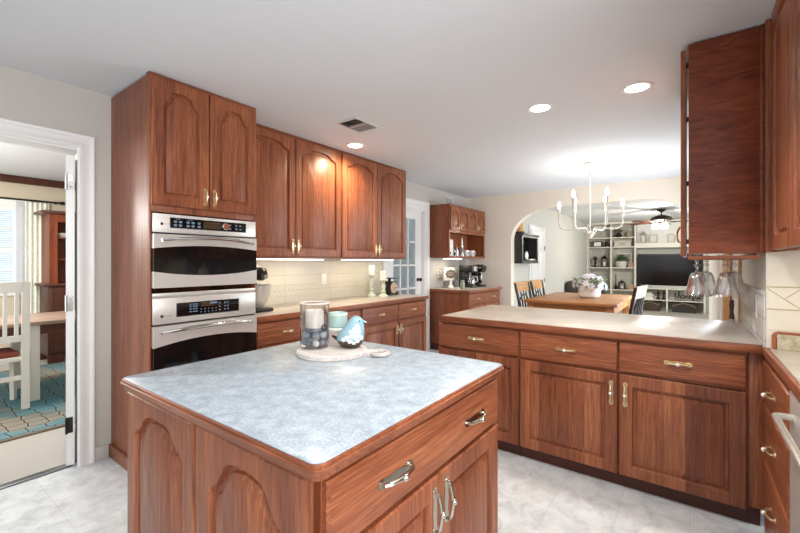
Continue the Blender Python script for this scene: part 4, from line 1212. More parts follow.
# shelf above
hz = 1.4055
cn = T('canister', 'tall white canister on the hutch shelf', 'canister', (-2.95, 5.24, hz))
O('body', B(-3.0, -2.90, 5.18, 5.31, hz, hz + .235, .006), ceramic, cn); O('lid', B(-3.0, -2.90, 5.18, 5.31, hz + .236, hz + .25, .004), white, cn)
O('label', B(-2.8995, -2.8975, 5.20, 5.23, hz + .03, hz + .06), black, cn)
for i, (x, y, r, h, m, lb, k2) in enumerate((( -2.96, 5.50, .048, .13, glass, 'glass jar with brown syrup beside the tall canister on the hutch shelf', 'jar'), (-2.94, 5.66, .036, .15, glass, 'second glass jar on the hutch shelf, slimmer one left of the mugs', 'jar'))):
    t_ = T('glass_jar', lb, 'jar', (x, y, hz))
    O('body', lathe(nb(), [(0, 0), (r, 0), (r, h * .8), (r * .7, h * .92), (r * .7, h), (r * .62, h), (r * .6, h * .92), (r * .9, h * .78), (r * .9, .005), (0, .005)], (x, y, hz), 20), m, t_)
    O('contents', lathe(nb(), [(0, .006), (r * .88, .006), (r * .88, h * .5), (0, h * .5)], (x, y, hz), 16), kraft if i == 0 else ceramic, t_)
    O('lid', lathe(nb(), [(0, h + .001), (r * .78, h + .001), (r * .78, h + .016), (.012, h + .02), (.012, h + (.04 if i == 0 else .15)), (0, h + (.045 if i == 0 else .155))], (x, y, hz), 16), oak_y if i == 0 else chrome, t_)
for x, y, lb in ((-2.93, 5.80, 'white mug beside the jars on the hutch shelf'), (-2.93, 6.00, 'white mug with dark print at the right end of the hutch shelf')):
    t_ = T('mug', lb, 'mug', (x, y, hz), 'mugs on the hutch shelf')
    O('cup', lathe(nb(), [(0, 0), (.042, 0), (.046, .006), (.047, .10), (.043, .10), (.042, .010), (0, .010)], (x, y, hz), 20), ceramic, t_)
    O('handle', tube(nb(), [(x + .02, y + .042, hz + .08), (x + .03, y + .075, hz + .075), (x + .03, y + .078, hz + .035), (x + .02, y + .042, hz + .025)], .006, 6), ceramic, t_)
    O('print', sph(nb(), (x + .043, y - .012, hz + .05), .014, 8, 6, (.4, 1, 1.3)), black, t_)

M1('pepper_mill', [(lathe(nb(), [(0, .022), (.016, .022), (.014, .04), (.010, .07), (.012, .10), (.015, .115), (.011, .125), (.013, .135), (.012, .146), (0, .15)], (.225, 3.42, CT), 16), hutchd), (lathe(nb(), [(0, 0), (.018, 0), (.018, .022), (0, .022)], (.225, 3.42, CT), 16), chrome)], None, 'slim dark pepper mill with chrome foot at the far right corner of the breakfast bar', 'pepper mill')
t_ = T('power_outlet', 'white outlet plate on the glossy tile at the peninsula end', 'wall plate', (XR - .012, 2.74, 1.02))
O('cover', B(XR - .014, XR - .0085, 2.70, 2.78, 1.03, 1.15, .002), ceramic, t_)
O('socket', B(XR - .017, XR - .0142, 2.725, 2.755, 1.06, 1.12, .001), greyp, t_)

# ------------------------------------------------------------------ breakfast table, chairs, flowers
tb = T('breakfast_table', 'honey oak counter height table beyond the peninsula', 'table', (-.985, 4.85, 0))
tx0, tx1, ty0, ty1 = -1.440, -.550, 4.19, 5.50
O('tabletop', B(tx0, tx1, ty0, ty1, .884, .914, .006), oak_x, tb)
ap = nb()
for a in ((tx0 + .05, tx1 - .05, ty0 + .04, ty0 + .06), (tx0 + .05, tx1 - .05, ty1 - .06, ty1 - .04), (tx0 + .04, tx0 + .06, ty0 + .06, ty1 - .06), (tx1 - .06, tx1 - .04, ty0 + .06, ty1 - .06)): box(ap, *a, .80, .8835)
O('apron', ap, oak_x, tb)
for x in (tx0 + .065, tx1 - .065):
    for y in (ty0 + .065, ty1 - .065):
        l = nb(); box(l, x - .035, x + .035, y - .035, y + .035, .60, .8832, .004)
        tube(l, [(x, y, 0), (x, y, .08), (x, y, .3), (x, y, .58), (x, y, .605)], [.022, .028, .034, .030, .034], 12)
        O('leg', l, oak_x, tb)
M_y = (ty0 + .02)
def make_stool_chair(name, label, group):
    t_ = T(name, label, 'chair', (0, 0, 0), group)
    # local: sits facing +X, back at x=-.20
    O('seat', B(-.20, .20, -.21, .21, .60, .635, .012), oak_y, t_)
    for sy_ in (-1, 1):
        O('leg', tube(nb(), [(.18, sy_ * .19, 0), (.17, sy_ * .18, .60)], [.014, .018], 8), blackw, t_)
        O('leg', tube(nb(), [(-.21, sy_ * .20, 0), (-.19, sy_ * .19, .60)], [.014, .018], 8), blackw, t_)
        O('back_post', tube(nb(), [(-.185, sy_ * .19, .63), (-.20, sy_ * .20, .85), (-.245, sy_ * .21, 1.085)], [.016, .016, .013], 8), blackw, t_)
        O('stretcher', tube(nb(), [(.175, sy_ * .186, .28), (-.20, sy_ * .195, .28)], .010, 8), blackw, t_)
    O('foot_rail', tube(nb(), [(.178, -.187, .20), (.178, .187, .20)], .011, 8), blackw, t_)
    cr = nb(); n = 12
    for s in range(n):
        y0, y1 = -.215 + .43 * s / n, -.215 + .43 * (s + 1) / n
        bow = lambda y: -.245 - .018 * (1 - (y / .215) ** 2)
        vs = [cr.verts.new((bow(y) + dx + lean, y, z)) for dx in (-.010, .010) for y in (y0, y1) for z, lean in ((.985, .012), (1.095 + .0, -.008))]
        for f_ in ((0, 1, 3, 2), (4, 6, 7, 5), (0, 2, 6, 4), (1, 5, 7, 3)): cr.faces.new([vs[i] for i in f_])
        if s == 0: cr.faces.new([vs[i] for i in (0, 4, 5, 1)])
        if s == n - 1: cr.faces.new([vs[i] for i in (2, 3, 7, 6)])
    bmesh.ops.remove_doubles(cr, verts=cr.verts, dist=1e-5)
    O('crest_rail', cr, tan_crest, t_)
    for yy_ in (-.12, -.04, .04, .12):
        O('spindle', tube(nb(), [(-.185, yy_ * .9, .635), (-.215, yy_, .82), (-.245, yy_ * 1.05, .99)], [.008, .010, .007], 8), blackw, t_)
    hoop = nb()
    tube(hoop, [(-.222 - .016 * 0, .16 * math.cos(PI * k / 14), .80 + .16 * math.sin(PI * k / 14)) for k in range(15)], .008, 8)
    O('hoop', hoop, blackw, t_)
    return t_
c0 = make_stool_chair('counter_chair', 'black spindle chair with golden crest rail at the table, nearer the peninsula', 'counter height chairs at the oak table')
c0.location = (-1.27, 4.36, 0)
dup(c0, (-1.27, 4.88, 0), 0, 'black spindle chair with golden crest rail at the table, farther from the peninsula')
dup(c0, (-.610, 4.30, 0), PI - math.radians(6), 'black spindle chair alone on the right side of the oak table')

fp = T('planter', 'white round planter bowl on the breakfast table', 'planter', (-.905, 4.81, .9145))
O('bowl', lathe(nb(), [(0, 0), (.085, 0), (.108, .02), (.114, .06), (.112, .112), (.103, .115), (.101, .10), (0, .095)], (-.905, 4.81, .9145), 28), ceramic, fp)
fl = T('flower_arrangement', 'bunch of white and lilac flowers with leaves filling the white planter', 'flowers', (-.905, 4.81, 1.01))
rr = random.Random(11)
pw, pb, pk, lf = nb(), nb(), nb(), nb()
for i in range(60):
    a = rr.random() * 2 * PI; ph = rr.random() ** .7 * PI * .56
    R = .120 + rr.random() * .03
    p = V((-.905 + R * math.sin(ph) * math.cos(a) * 1.15, 4.81 + R * math.sin(ph) * math.sin(a) * 1.15, 1.055 + R * math.cos(ph) * .80))
    tgt = pw if i % 7 < 5 else (pb if i % 7 == 5 else pk)
    nrm = (p - V((-.905, 4.81, 1.03))).normalized(); rot = nrm.to_track_quat('Z', 'Y').to_matrix()
    for q in range(5):
        an = 2 * PI * q / 5 + i; sph(tgt, p + rot @ V((.019 * math.cos(an), .019 * math.sin(an), 0)), .018, 8, 5, (1, 1, .45), rot)
    sph(tgt, p + nrm * .006, .009, 6, 4)
for i in range(60):
    a = rr.random() * 2 * PI; p = V((-.905 + .115 * math.cos(a), 4.81 + .115 * math.sin(a), 1.035 + rr.random() * .09))
    d_ = V((math.cos(a), math.sin(a), .2 + rr.random() * .5)).normalized(); rot = d_.to_track_quat('X', 'Z').to_matrix()
    sph(lf, p + d_ * .03, .038, 8, 5, (1, .4, .12), rot)
O('blossom', [(pw, petal), (pb, petal_b), (pk, pinkp)], None, fl); O('foliage', lf, leafm, fl)

# chandelier
CX, CY = -.913, 4.88
cd = T('chandelier', 'white six-armed candle chandelier with lit bulbs hanging above the breakfast table', 'chandelier', (CX, CY, 1.58))
O('canopy', lathe(nb(), [(0, 2.4395), (.065, 2.4395), (.066, 2.425), (.05, 2.412), (.012, 2.405), (0, 2.405)], (CX, CY, 0), 24), white_f, cd)
chn = nb()
for i in range(7):
    z = 2.398 - i * .017
    tube(chn, [(CX + (.006 * math.cos(2 * PI * k / 10) if i % 2 else 0), CY + (0 if i % 2 else .006 * math.cos(2 * PI * k / 10)), z + .011 * math.sin(2 * PI * k / 10)) for k in range(10)], .0022, 5, closed=True)
O('chain', chn, plain('chain_metal', srgb(176, 174, 168), .3, .8), cd)
O('rod', tube(nb(), [(CX, CY, 2.292), (CX, CY, 1.66)], .0085, 10), white_f, cd)
O('hub', lathe(nb(), [(0, 1.575), (.008, 1.58), (.012, 1.592), (.030, 1.60), (.036, 1.615), (.036, 1.64), (.028, 1.655), (.010, 1.665), (0, 1.665)], (CX, CY, 0), 20), white_f, cd)
for k in range(6):
    a = YAW - .45 + k * PI / 3; u = V((math.cos(a), math.sin(a), 0)); c_ = V((CX, CY, 0)); R = .325
    hi = .115 if k not in (0, 3) else .03
    path = [(.025, 1.625), (.045, 1.64), (.065, 1.68), (.10, 1.70), (.16, 1.692), (.24, 1.686), (R - .055, 1.690), (R - .018, 1.71), (R, 1.755), (R, 1.80 + hi)]
    ar = O('arm', tube(nb(), [c_ + u * r + V((0, 0, z)) for r, z in path], .0075, 8), white_f, cd)
    O('candle_sleeve', lathe(nb(), [(0, 1.80 + hi), (.017, 1.80 + hi), (.020, 1.806 + hi), (.0125, 1.812 + hi), (.0125, 1.905 + hi), (0, 1.905 + hi)], c_ + u * R, 14), white_f, ar)
    O('bulb', lathe(nb(), [(0, 1.906 + hi), (.010, 1.907 + hi), (.017, 1.93 + hi), (.018, 1.945 + hi), (.012, 1.968 + hi), (.004, 1.985 + hi), (0, 1.988 + hi)], c_ + u * R, 12), bulbm, ar)
    point('chandelier_bulb', c_ + u * R + V((0, 0, 2.01 + hi)), 0.9, (1, .94, .85), .03)
for y0_, y1_, lb in ((4.30, 4.56, 'tan full length drape on the right wall, seen behind the hanging goblets'),):
    dr = nb(); n = 36
    top_ = [(.252 + .020 * math.sin(i * 1.1), y0_ + i * (y1_ - y0_) / n) for i in range(n + 1)]
    prism(dr, top_ + [(x + .004, y) for x, y in top_[::-1]], lambda a, b_, c: V((a, b_, c)), .02, 2.12)
    dt = T('drape', lb, 'curtain', (.25, (y0_ + y1_) / 2, .02))
    O('fabric', dr, tanm, dt)
dt = T('curtain_rod', 'dark curtain rod carrying the tan drape in the breakfast nook', 'curtain rod', (.25, 5.2, 2.13))
O('rod', tube(nb(), [(.25, 4.3, 2.137), (.25, 6.18, 2.137)], .010, 8), bronze, dt)
O('bracket', box(box(nb(), .255, XR - .001, 4.31, 4.33, 2.13, 2.144), .255, XR - .001, 6.15, 6.17, 2.13, 2.144), bronze, dt)

# ------------------------------------------------------------------ living room beyond the arch
YF, YW = 12.5, 12.868
bi = T('built_in_bookcase', 'white built-in wall unit with shelves around the television', 'bookcase', (-1.0, 12.7, 0))
X = [-2.418, -1.795, -1.205, .29]
ups = []
for x in (-2.40, -1.795, -1.205, .30): O('upright', B(x - .018, x + .018, YF, YW - .02, 0, 2.38), cream_f, bi)
O('back_panel', B(-2.418, .318, YW - .018, YW, 0, 2.38), plain('pale_grey_back_panel', srgb(196, 196, 186), .6), bi)
for xa, xb in ((-2.381, -1.814), (-1.776, -1.224)):
    for z in (.545, 1.165, 1.745, 2.01): O('shelf', B(xa, xb, YF + .006, YW - .019, z - .026, z), cream_f, bi)
O('console_top', B(-1.186, .281, YF - .004, YW - .019, .590, .620), cream_f, bi)
O('shelf', B(-1.186, .281, YF + .006, YW - .019, .285, .310), cream_f, bi)
O('divider', B(-.50, -.465, YF + .006, YW - .019, 0, .2845), cream_f, bi); O('divider', B(-.50, -.465, YF + .006, YW - .019, .3105, .5895), cream_f, bi)
O('ledge', box(B(-1.186, .281, YF + .004, YW - .019, 1.80, 1.83), -1.186, .281, YF + .004, YF + .03, 1.70, 1.80), cream_f, bi)
O('wainscot', B(-1.186, .281, YW - .030, YW - .019, 1.83, 2.38), white, bi)
O('cornice', B(-2.418, .318, YF - .03, YW, 2.381, 2.438), cream_f, bi)

tv = T('television', 'large flat black television on the white console', 'television', (-.43, 12.6, .64))
O('bezel', box(box(box(B(-1.155, .265, 12.56, 12.60, .665, .69), -1.155, .265, 12.56, 12.60, 1.505, 1.53), -1.155, -1.13, 12.56, 12.60, .69, 1.505), .24, .265, 12.56, 12.60, .69, 1.505), black, tv)
O('screen', B(-1.13, .24, 12.572, 12.585, .69, 1.505), screen, tv); O('back', B(-1.10, .21, 12.601, 12.64, .70, 1.50), black, tv)
O('stand', box(B(-.6, -.3, 12.54, 12.70, .621, .632), -.5, -.4, 12.61, 12.63, .632, .70), black, tv)
tvf = T('soundbar', 'long pale silver soundbar under the television', 'speaker', (-.45, 12.53, .621))
O('body', B(-1.08, .10, 12.505, 12.537, .6215, .690, .008), plain('silver_grille', srgb(190, 190, 190), .5), tvf)
O('indicator', B(-.86, -.82, 12.503, 12.5045, .65, .665), black, tvf)

def decor(name, bm, m, label, cat, group=None): return M1(name, bm, m, label, cat, group)
ys = 12.62
# left column
def pframe(x, z, w_, h, label, m=blackw, y=ys):
    t_ = T('picture_frame', label, 'picture frame', (x, y, z), None)
    fr_ = nb()
    for a in ((x - w_ / 2, x + w_ / 2, z, z + .025), (x - w_ / 2, x + w_ / 2, z + h - .025, z + h), (x - w_ / 2, x - w_ / 2 + .025, z + .025, z + h - .025), (x + w_ / 2 - .025, x + w_ / 2, z + .025, z + h - .025)): box(fr_, a[0], a[1], y, y + .02, a[2], a[3])
    O('frame', fr_, m, t_); O('picture', B(x - w_ / 2 + .024, x + w_ / 2 - .024, y + .008, y + .014, z + .024, z + h - .024), ceramic if m is blackw else greyp, t_)
pframe(-2.16, 1.7455, .24, .17, 'black framed picture on the second shelf of the left bookcase column')
decor('block_ornament', B(-1.97, -1.91, 12.60, 12.66, 1.7455, 1.90, .004), blackm, 'tall dark block beside the black picture frame', 'ornament')
decor('block_ornament', B(-1.89, -1.83, 12.60, 12.66, 1.7455, 1.86, .004), blackm, 'short dark block at the right end of the picture frame shelf', 'ornament')
decor('candlestick', lathe(nb(), [(0, 0), (.10, 0), (.10, .02), (.03, .04), (.02, .10), (.05, .12), (.02, .15), (.03, .20), (.06, .24), (.05, .29), (.02, .31), (0, .31)], (-2.22, ys, 1.1655), 16), bronze, 'dark turned ornament on a base, left bookcase column middle shelf', 'ornament')
def lantern(x, z, w_, h, label, m, y=ys):
    t_ = T('lantern', label, 'lantern', (x, y, z))
    O('base', B(x - w_ / 2, x + w_ / 2, y - w_ / 2, y + w_ / 2, z, z + .03), m, t_)
    for a in (-1, 1):
        for b_ in (-1, 1): O('post', B(x + a * w_ * .44 - .008, x + a * w_ * .44 + .008, y + b_ * w_ * .44 - .008, y + b_ * w_ * .44 + .008, z + .03, z + h * .66), m, t_)
    rf = nb(); lathe(rf, [(w_ * .72, h * .66), (w_ * .62, h * .70), (w_ * .30, h * .86), (w_ * .12, h * .90), (w_ * .1, h * .94), (0, h * .95)], (x, y, z), 4, Matrix.Rotation(PI / 4, 4, 'Z'))
    O('roof', rf, m, t_); O('hanging_ring', tube(nb(), [(x + .02 * math.cos(k * PI / 5), y, z + h * .97 + .02 * math.sin(k * PI / 5)) for k in range(10)], .004, 5, closed=True), m, t_)
    O('candle', lathe(nb(), [(0, .03), (w_ * .22, .03), (w_ * .22, h * .42), (0, h * .42)], (x, y, z), 12), wax, t_)
lantern(-1.98, 1.1655, .17, .36, 'dark metal lantern on the middle shelf of the left bookcase column', bronze)
decor('wall_clock', [(tube(nb(), [(-2.17 + .085 * math.cos(k * PI / 12), ys, .545 + .30 + .085 * math.sin(k * PI / 12)) for k in range(24)], .018, 6, closed=True), blackm), (tube(nb(), [(-2.17, ys, .5455), (-2.17, ys, .762)], .012, 6), blackm)], None, 'round black ring ornament on a stem behind the flowers', 'ornament')
decor('wreath', tube(nb(), [(-1.94 + .10 * math.cos(k * PI / 12), ys, .5455 + .13 + .10 * math.sin(k * PI / 12)) for k in range(24)], .029, 6, closed=True), plain('grey_twig', srgb(132, 126, 116), .9, bump=.8), 'grey twig wreath on the lowest visible left bookcase shelf', 'wreath')
# second column
decor('vase', [(lathe(nb(), [(0, 0), (.06, 0), (.09, .05), (.06, .10), (.05, .12), (0, .12)], (-1.62, ys, 2.0105), 16), bronze), (sph(nb(), (-1.62, ys, 2.19), .10, 12, 8, (1.2, .8, .55)), plain('dry_dark_leaves', srgb(84, 84, 66), .9, bump=1, bscale=60))], None, 'dark vase with dried leaves on the top bookcase shelf', 'vase')
decor('jar', lathe(nb(), [(0, 0), (.05, 0), (.05, .12), (.03, .14), (.03, .16), (0, .16)], (-1.38, ys, 2.0105), 14), kraft, 'small brown jar on the top bookcase shelf', 'jar')
bx = T('sign_board', 'low whitewashed board sign on the second shelf of the right bookcase column', 'sign', (-1.52, ys, 1.7455))
O('board', B(-1.73, -1.32, ys, ys + .02, 1.7455, 1.915), plain('whitewashed_board', srgb(206, 200, 188), .7), bx)
O('print', box(B(-1.60, -1.45, ys - .002, ys - .0005, 1.80, 1.83), -1.62, -1.40, ys - .002, ys - .0005, 1.85, 1.865), greyp, bx)
pframe(-1.50, 1.1655, .36, .40, 'white framed print behind the potted plant', ceramic, 12.80)
pp = T('potted_plant', 'bushy green plant in a pale grey pot on the bookcase', 'plant', (-1.55, 12.58, 1.1655))
O('pot', lathe(nb(), [(0, 0), (.10, 0), (.135, .10), (.13, .17), (.115, .17), (.11, .15), (0, .15)], (-1.55, 12.58, 1.1655), 18), plain('pale_stone_pot', srgb(206, 200, 190), .6), pp)
lf = nb(); rr = random.Random(4)
for i in range(90):
    a = rr.random() * 2 * PI; ph = rr.random() * PI * .55; R = .09 + rr.random() * .06
    d_ = V((math.sin(ph) * math.cos(a), math.sin(ph) * math.sin(a) * .8, math.cos(ph))); rot = d_.to_track_quat('X', 'Z').to_matrix()
    sph(lf, V((-1.55, 12.58, 1.36)) + V((d_.x * R * 1.25, d_.y * R, d_.z * R)), .04, 6, 4, (1, .45, .15), rot)
O('foliage', lf, plain('dark_green_leaves', srgb(58, 92, 42), .6), pp)
decor('keepsake_box', B(-1.38, -1.25, 12.58, 12.70, 1.1655, 1.29, .006), plain('patterned_tan_box', srgb(176, 152, 128), .7, bump=.6, bscale=40), 'small tan keepsake box right of the potted plant', 'box')
decor('bottle', lathe(nb(), [(0, 0), (.045, 0), (.05, .02), (.05, .08), (.015, .12), (.010, .42), (0, .42)], (-1.69, ys, .5455), 14), bronze, 'slim dark bottle with tall neck on the low right column shelf', 'bottle')
lantern(-1.54, .5455, .17, .27, 'small white candle lantern on the low right column shelf', blackm)
decor('basket', B(-1.39, -1.245, 12.56, 12.72, .5455, .70, .01), kraft, 'square kraft basket at the right end of the low column shelf', 'basket')
# ledge over the TV
lantern(-1.03, 1.8305, .17, .34, 'pale lantern on the ledge above the television, leftmost of the pieces', plain('grey_lantern', srgb(170, 166, 158), .6), 12.70)
for x, w_, lb in ((-.80, .20, 'pale grey framed panel next to the pale lantern above the television'), (-.40, .17, 'pale grey framed panel above the television, right of the other panel'),):
    t_ = T('framed_panel', lb, 'picture frame', (x, 12.75, 1.8305))
    O('frame', B(x - w_ / 2, x + w_ / 2, 12.75, 12.77, 1.8305, 2.07), plain('panel_' + lb[-5:], srgb(196, 192, 182), .6), t_); O('picture', B(x - w_ / 2 + .03, x + w_ / 2 - .03, 12.745, 12.7495, 1.86, 2.04), cream_f, t_)
# console
for i, (w_, h, m) in enumerate(((.30, .05, cream_f), (.28, .04, greyp), (.30, .05, plain('ivory_cover', srgb(210, 204, 190), .6)), (.26, .045, blackw))):
    z = .3105 + sum((.05, .04, .05)[:i]) + .0005 * i
    M1('book', [(B(-1.08, -1.08 + w_, 12.55, 12.72, z, z + h * .12), m), (B(-1.075, -1.085 + w_, 12.552, 12.718, z + h * .12, z + h * .88), ceramic), (B(-1.08, -1.08 + w_, 12.55, 12.72, z + h * .88, z + h), m)], None, ('ivory book at the bottom of the console stack', 'grey book second from the bottom of the console stack', 'cream book third from the bottom of the console stack', 'black book on top of the console stack')[i], 'book', 'books stacked on the console')
for x, lb in ((-.68, 'left one of two black candle holders on the console shelf'), (-.56, 'right one of two black candle holders on the console shelf')):
    M1('candle_holder', lathe(nb(), [(0, 0), (.05, 0), (.045, .03), (.015, .06), (.012, .13), (.03, .16), (.028, .20), (.012, .22), (0, .25)], (x, 12.60, .3105), 12), blackm, lb, 'candle holder', 'black candle holders on the console')
for x0, x1, lb, m in ((-1.10, -.62, 'brown wicker basket under the left half of the television console', wicker), (-.40, .16, 'dark wicker basket under the right half of the television console', plain('charcoal_wicker', srgb(58, 56, 52), .8, bump=.8, bscale=90))):
    t_ = T('wicker_basket', lb, 'basket', ((x0 + x1) / 2, 12.66, .001))
    b_ = nb(); vs = []
    prism(b_, [(x0 + .03, .001), (x1 - .03, .001), (x1, .235), (x0, .235)], lambda a, b2, c: V((a, c, b2)), 12.54, 12.80)
    O('body', b_, m, t_); O('handle', tube(nb(), [(x0 + .04 + (x1 - x0 - .08) * k / 10, 12.528, .15 + .09 * math.sin(PI * k / 10)) for k in range(11)], .008, 6), kraft, t_)
# script word cut-out
sgn = T('word_sign', 'black cut-out script word sign on the white console shelf', 'sign', (-.07, 12.53, .3105))
def stroke(bm, pts, x0, z0, s):
    P3 = [(x0 + a * s, 12.53, z0 + b_ * s) for a, b_ in pts]
    # smooth the polyline
    q = []
    for i in range(len(P3) - 1):
        p0 = V(P3[max(i - 1, 0)]); p1 = V(P3[i]); p2 = V(P3[i + 1]); p3 = V(P3[min(i + 2, len(P3) - 1)])
        for k in range(4):
            t_ = k / 4; q.append(0.5 * ((2 * p1) + (p2 - p0) * t_ + (2 * p0 - 5 * p1 + 4 * p2 - p3) * t_ ** 2 + (3 * p1 - p0 - 3 * p2 + p3) * t_ ** 3))
    q.append(V(P3[-1])); tube(bm, q, .011, 6)
GL = {
 't': ([[(0, .3), (.25, .9), (.35, 1.5), (.30, .4), (.42, .0), (.62, .12), (.72, .3)], [(.05, 1.02), (.62, 1.12)]], .72),
 'h': ([[(0, .3), (.28, 1.1), (.30, 1.65), (.18, 1.5), (.15, .05), (.20, .5), (.40, .85), (.52, .6), (.50, .05), (.62, 0), (.76, .3)]], .76),
 'a': ([[(.50, .7), (.25, .88), (.02, .45), (.18, .02), (.42, .25), (.52, .8), (.50, .1), (.62, 0), (.74, .3)]], .74),
 'n': ([[(0, .3), (.12, .82), (.15, .05), (.22, .55), (.42, .85), (.50, .5), (.50, .05), (.62, 0), (.74, .3)]], .74),
 'k': ([[(0, .3), (.26, 1.1), (.28, 1.62), (.16, 1.5), (.14, .05)], [(.15, .45), (.45, .85), (.42, .55), (.18, .45), (.42, .05), (.58, 0), (.70, .3)]], .70),
 'f': ([[(0, .3), (.28, 1.1), (.30, 1.62), (.16, 1.4), (.12, .2), (.10, -.5), (.28, -.3), (.20, .2), (.42, .2), (.55, .35)]], .55),
 'u': ([[(0, .3), (.12, .82), (.10, .2), (.24, 0), (.44, .25), (.50, .82), (.50, .1), (.62, 0), (.74, .3)]], .74),
 'l': ([[(0, .3), (.26, 1.1), (.26, 1.62), (.14, 1.4), (.14, .2), (.30, 0), (.48, .3)]], .48)}
wb = nb(); xx = -.33; ssz = .105
for ch_ in 'thankful':
    st, adv = GL[ch_]
    for pts in st: stroke(wb, pts, xx, .372, ssz)
    xx += adv * ssz
O('lettering', wb, blackw, sgn); O('foot', B(-.33, xx, 12.522, 12.538, .3105, .324), blackw, sgn)

# ceiling fan
fx_, fy_ = -.486, 10.0
fn = T('ceiling_fan', 'dark bronze ceiling fan with wooden blades and lit globes in the living room', 'fan', (fx_, fy_, 2.05))
O('canopy', lathe(nb(), [(0, 2.4395), (.085, 2.4395), (.080, 2.41), (.035, 2.375), (.02, 2.37), (0, 2.37)], (fx_, fy_, 0), 20), bronze, fn)
O('downrod', tube(nb(), [(fx_, fy_, 2.37), (fx_, fy_, 2.31)], .014, 10), bronze, fn)
O('motor', lathe(nb(), [(0, 2.315), (.04, 2.315), (.10, 2.295), (.17, 2.27), (.205, 2.23), (.20, 2.20), (.15, 2.18), (.08, 2.165), (.06, 2.12), (0, 2.12)], (fx_, fy_, 0), 28), bronze, fn)
for k in range(5):
    a = YAW - .586 + .10 + k * 2 * PI / 5; u = V((math.cos(a), math.sin(a), 0)); v = V((-u.y, u.x, 0)); c_ = V((fx_, fy_, 2.165))
    bd = nb(); pts = [(.20, -.05), (.30, -.062), (.60, -.068), (.66, -.05), (.68, 0), (.66, .05), (.60, .068), (.30, .062), (.20, .05)]
    prism(bd, pts, lambda p, q, r: c_ + u * p + v * q + V((0, 0, r + q * .18)), -.004, .004)
    b_ = O('blade', bd, hutchd, fn)
    O('blade_iron', tube(nb(), [c_ + u * .12 + V((0, 0, .015)), c_ + u * .17 + V((0, 0, -.008)), c_ + u * .25 + V((0, 0, -.008))], [.012, .01, .012], 8), bronze, b_)
for k in range(3):
    a = YAW + .5 + k * 2 * PI / 3; u = V((math.cos(a), math.sin(a), 0))
    O('lamp_shade', lathe(nb(), [(0, .045), (.03, .045), (.055, .02), (.065, -.03), (.06, -.06), (0, -.06)], V((fx_, fy_, 2.09)) + u * .11, 16), fanlens, fn)
point('fan_lamp', (fx_, fy_, 1.98), 75, (1, .93, .82), .12)

# black shadow-box shelf on the living room's left wall, door, chair
bs = T('shadow_box_shelf', 'black open shadow box shelf on the wall just inside the arch', 'shelf', (-2.345, 6.95, 1.30))
b_ = nb(); y0, y1, z0, z1 = 6.503, 7.36, 1.31, 1.775; xa, xb = -2.419, -2.255
for a in ((y0, y1, z0, z0 + .035), (y0, y1, z1 - .035, z1), (y0, y0 + .06, z0 + .035, z1 - .035), (y1 - .06, y1, z0 + .035, z1 - .035)): box(b_, xa, xb, *a)
O('case', b_, blackw, bs); O('back', B(xa, xa + .008, y0 + .06, y1 - .06, z0 + .035, z1 - .035), blackg, bs)
O('moulding', box(B(xa, xb + .02, y0 - .002, y1 + .02, z1 + .0005, z1 + .028, .004), xa, xb + .012, y0 - .002, y1 + .012, z0 - .02, z0 - .0005, .003), blackw, bs)
M1('plate_ornament', sph(nb(), (-2.315, 6.90, 1.4255), .08, 14, 10, (.35, .9, 1)), ceramic, 'white round ornament inside the black shadow box', 'ornament')
M1('tray_ornament', B(-2.36, -2.27, 7.00, 7.26, 1.3455, 1.37, .005), ceramic, 'flat white tray lying inside the black shadow box', 'tray')
lh = T('lighthouse_ornament', 'golden wooden lighthouse shaped ornament on top of the black shadow box', 'ornament', (-2.345, 6.62, 1.8035))
O('tower', lathe(nb(), [(0, 0), (.085, 0), (.085, .03), (.07, .04), (.05, .26), (.06, .27), (0, .27)], (-2.345, 6.62, 1.8035), 16), tan_crest, lh)
O('cap', lathe(nb(), [(.055, .2705), (.05, .30), (0, .37)], (-2.345, 6.62, 1.8035), 12), blackm, lh); O('base_band', lathe(nb(), [(.0855, .002), (.09, .002), (.09, .026), (.0855, .026)], (-2.345, 6.62, 1.8035), 16), blackm, lh)
dl = nb(); box(dl, -2.412, -2.385, 7.42, 8.22, .01, 1.93)
d3 = S('door_3', dl, white)
pn = nb()
for ya, yb in ((7.52, 7.76), (7.88, 8.12)):
    for za, zb in ((.15, .75), (.85, 1.45), (1.53, 1.83)): box(pn, -2.386, -2.378, ya, yb, za, zb, .004)
S('door_panel', pn, white, d3); S('door_hinge', box(box(B(-2.385, -2.376, 8.20, 8.225, 1.55, 1.64), -2.385, -2.376, 8.2, 8.225, .9, .99), -2.385, -2.376, 8.2, 8.225, .2, .29), blackm, d3)
bm = nb()
for a in ((7.33, 7.415, 0, 2.02), (8.225, 8.31, 0, 2.02), (7.415, 8.225, 1.935, 2.02)): box(bm, -2.42, -2.395, a[0], a[1], a[2], a[3], .004)
S('trim_9', bm, white)
ac = T('armchair', 'dark leather armchair in the living room, behind the breakfast table', 'armchair', (-1.98, 10.3, 0))
O('seat_base', B(-2.38, -1.62, 9.86, 10.74, .10, .36, .04), cush, ac); O('seat_cushion', B(-2.2, -1.62, 10.02, 10.58, .365, .48, .04), cush, ac)
O('backrest', B(-2.40, -2.18, 9.90, 10.70, .365, .86, .07), cush, ac)
for y in (9.86, 10.60): O('arm', B(-2.30, -1.66, y, y + .14, .365, .62, .05), cush, ac)
for x in (-2.33, -1.68):
    for y in (9.92, 10.68): O('foot', tube(nb(), [(x, y, 0), (x, y, .10)], [.02, .028], 8), hutchd, ac)

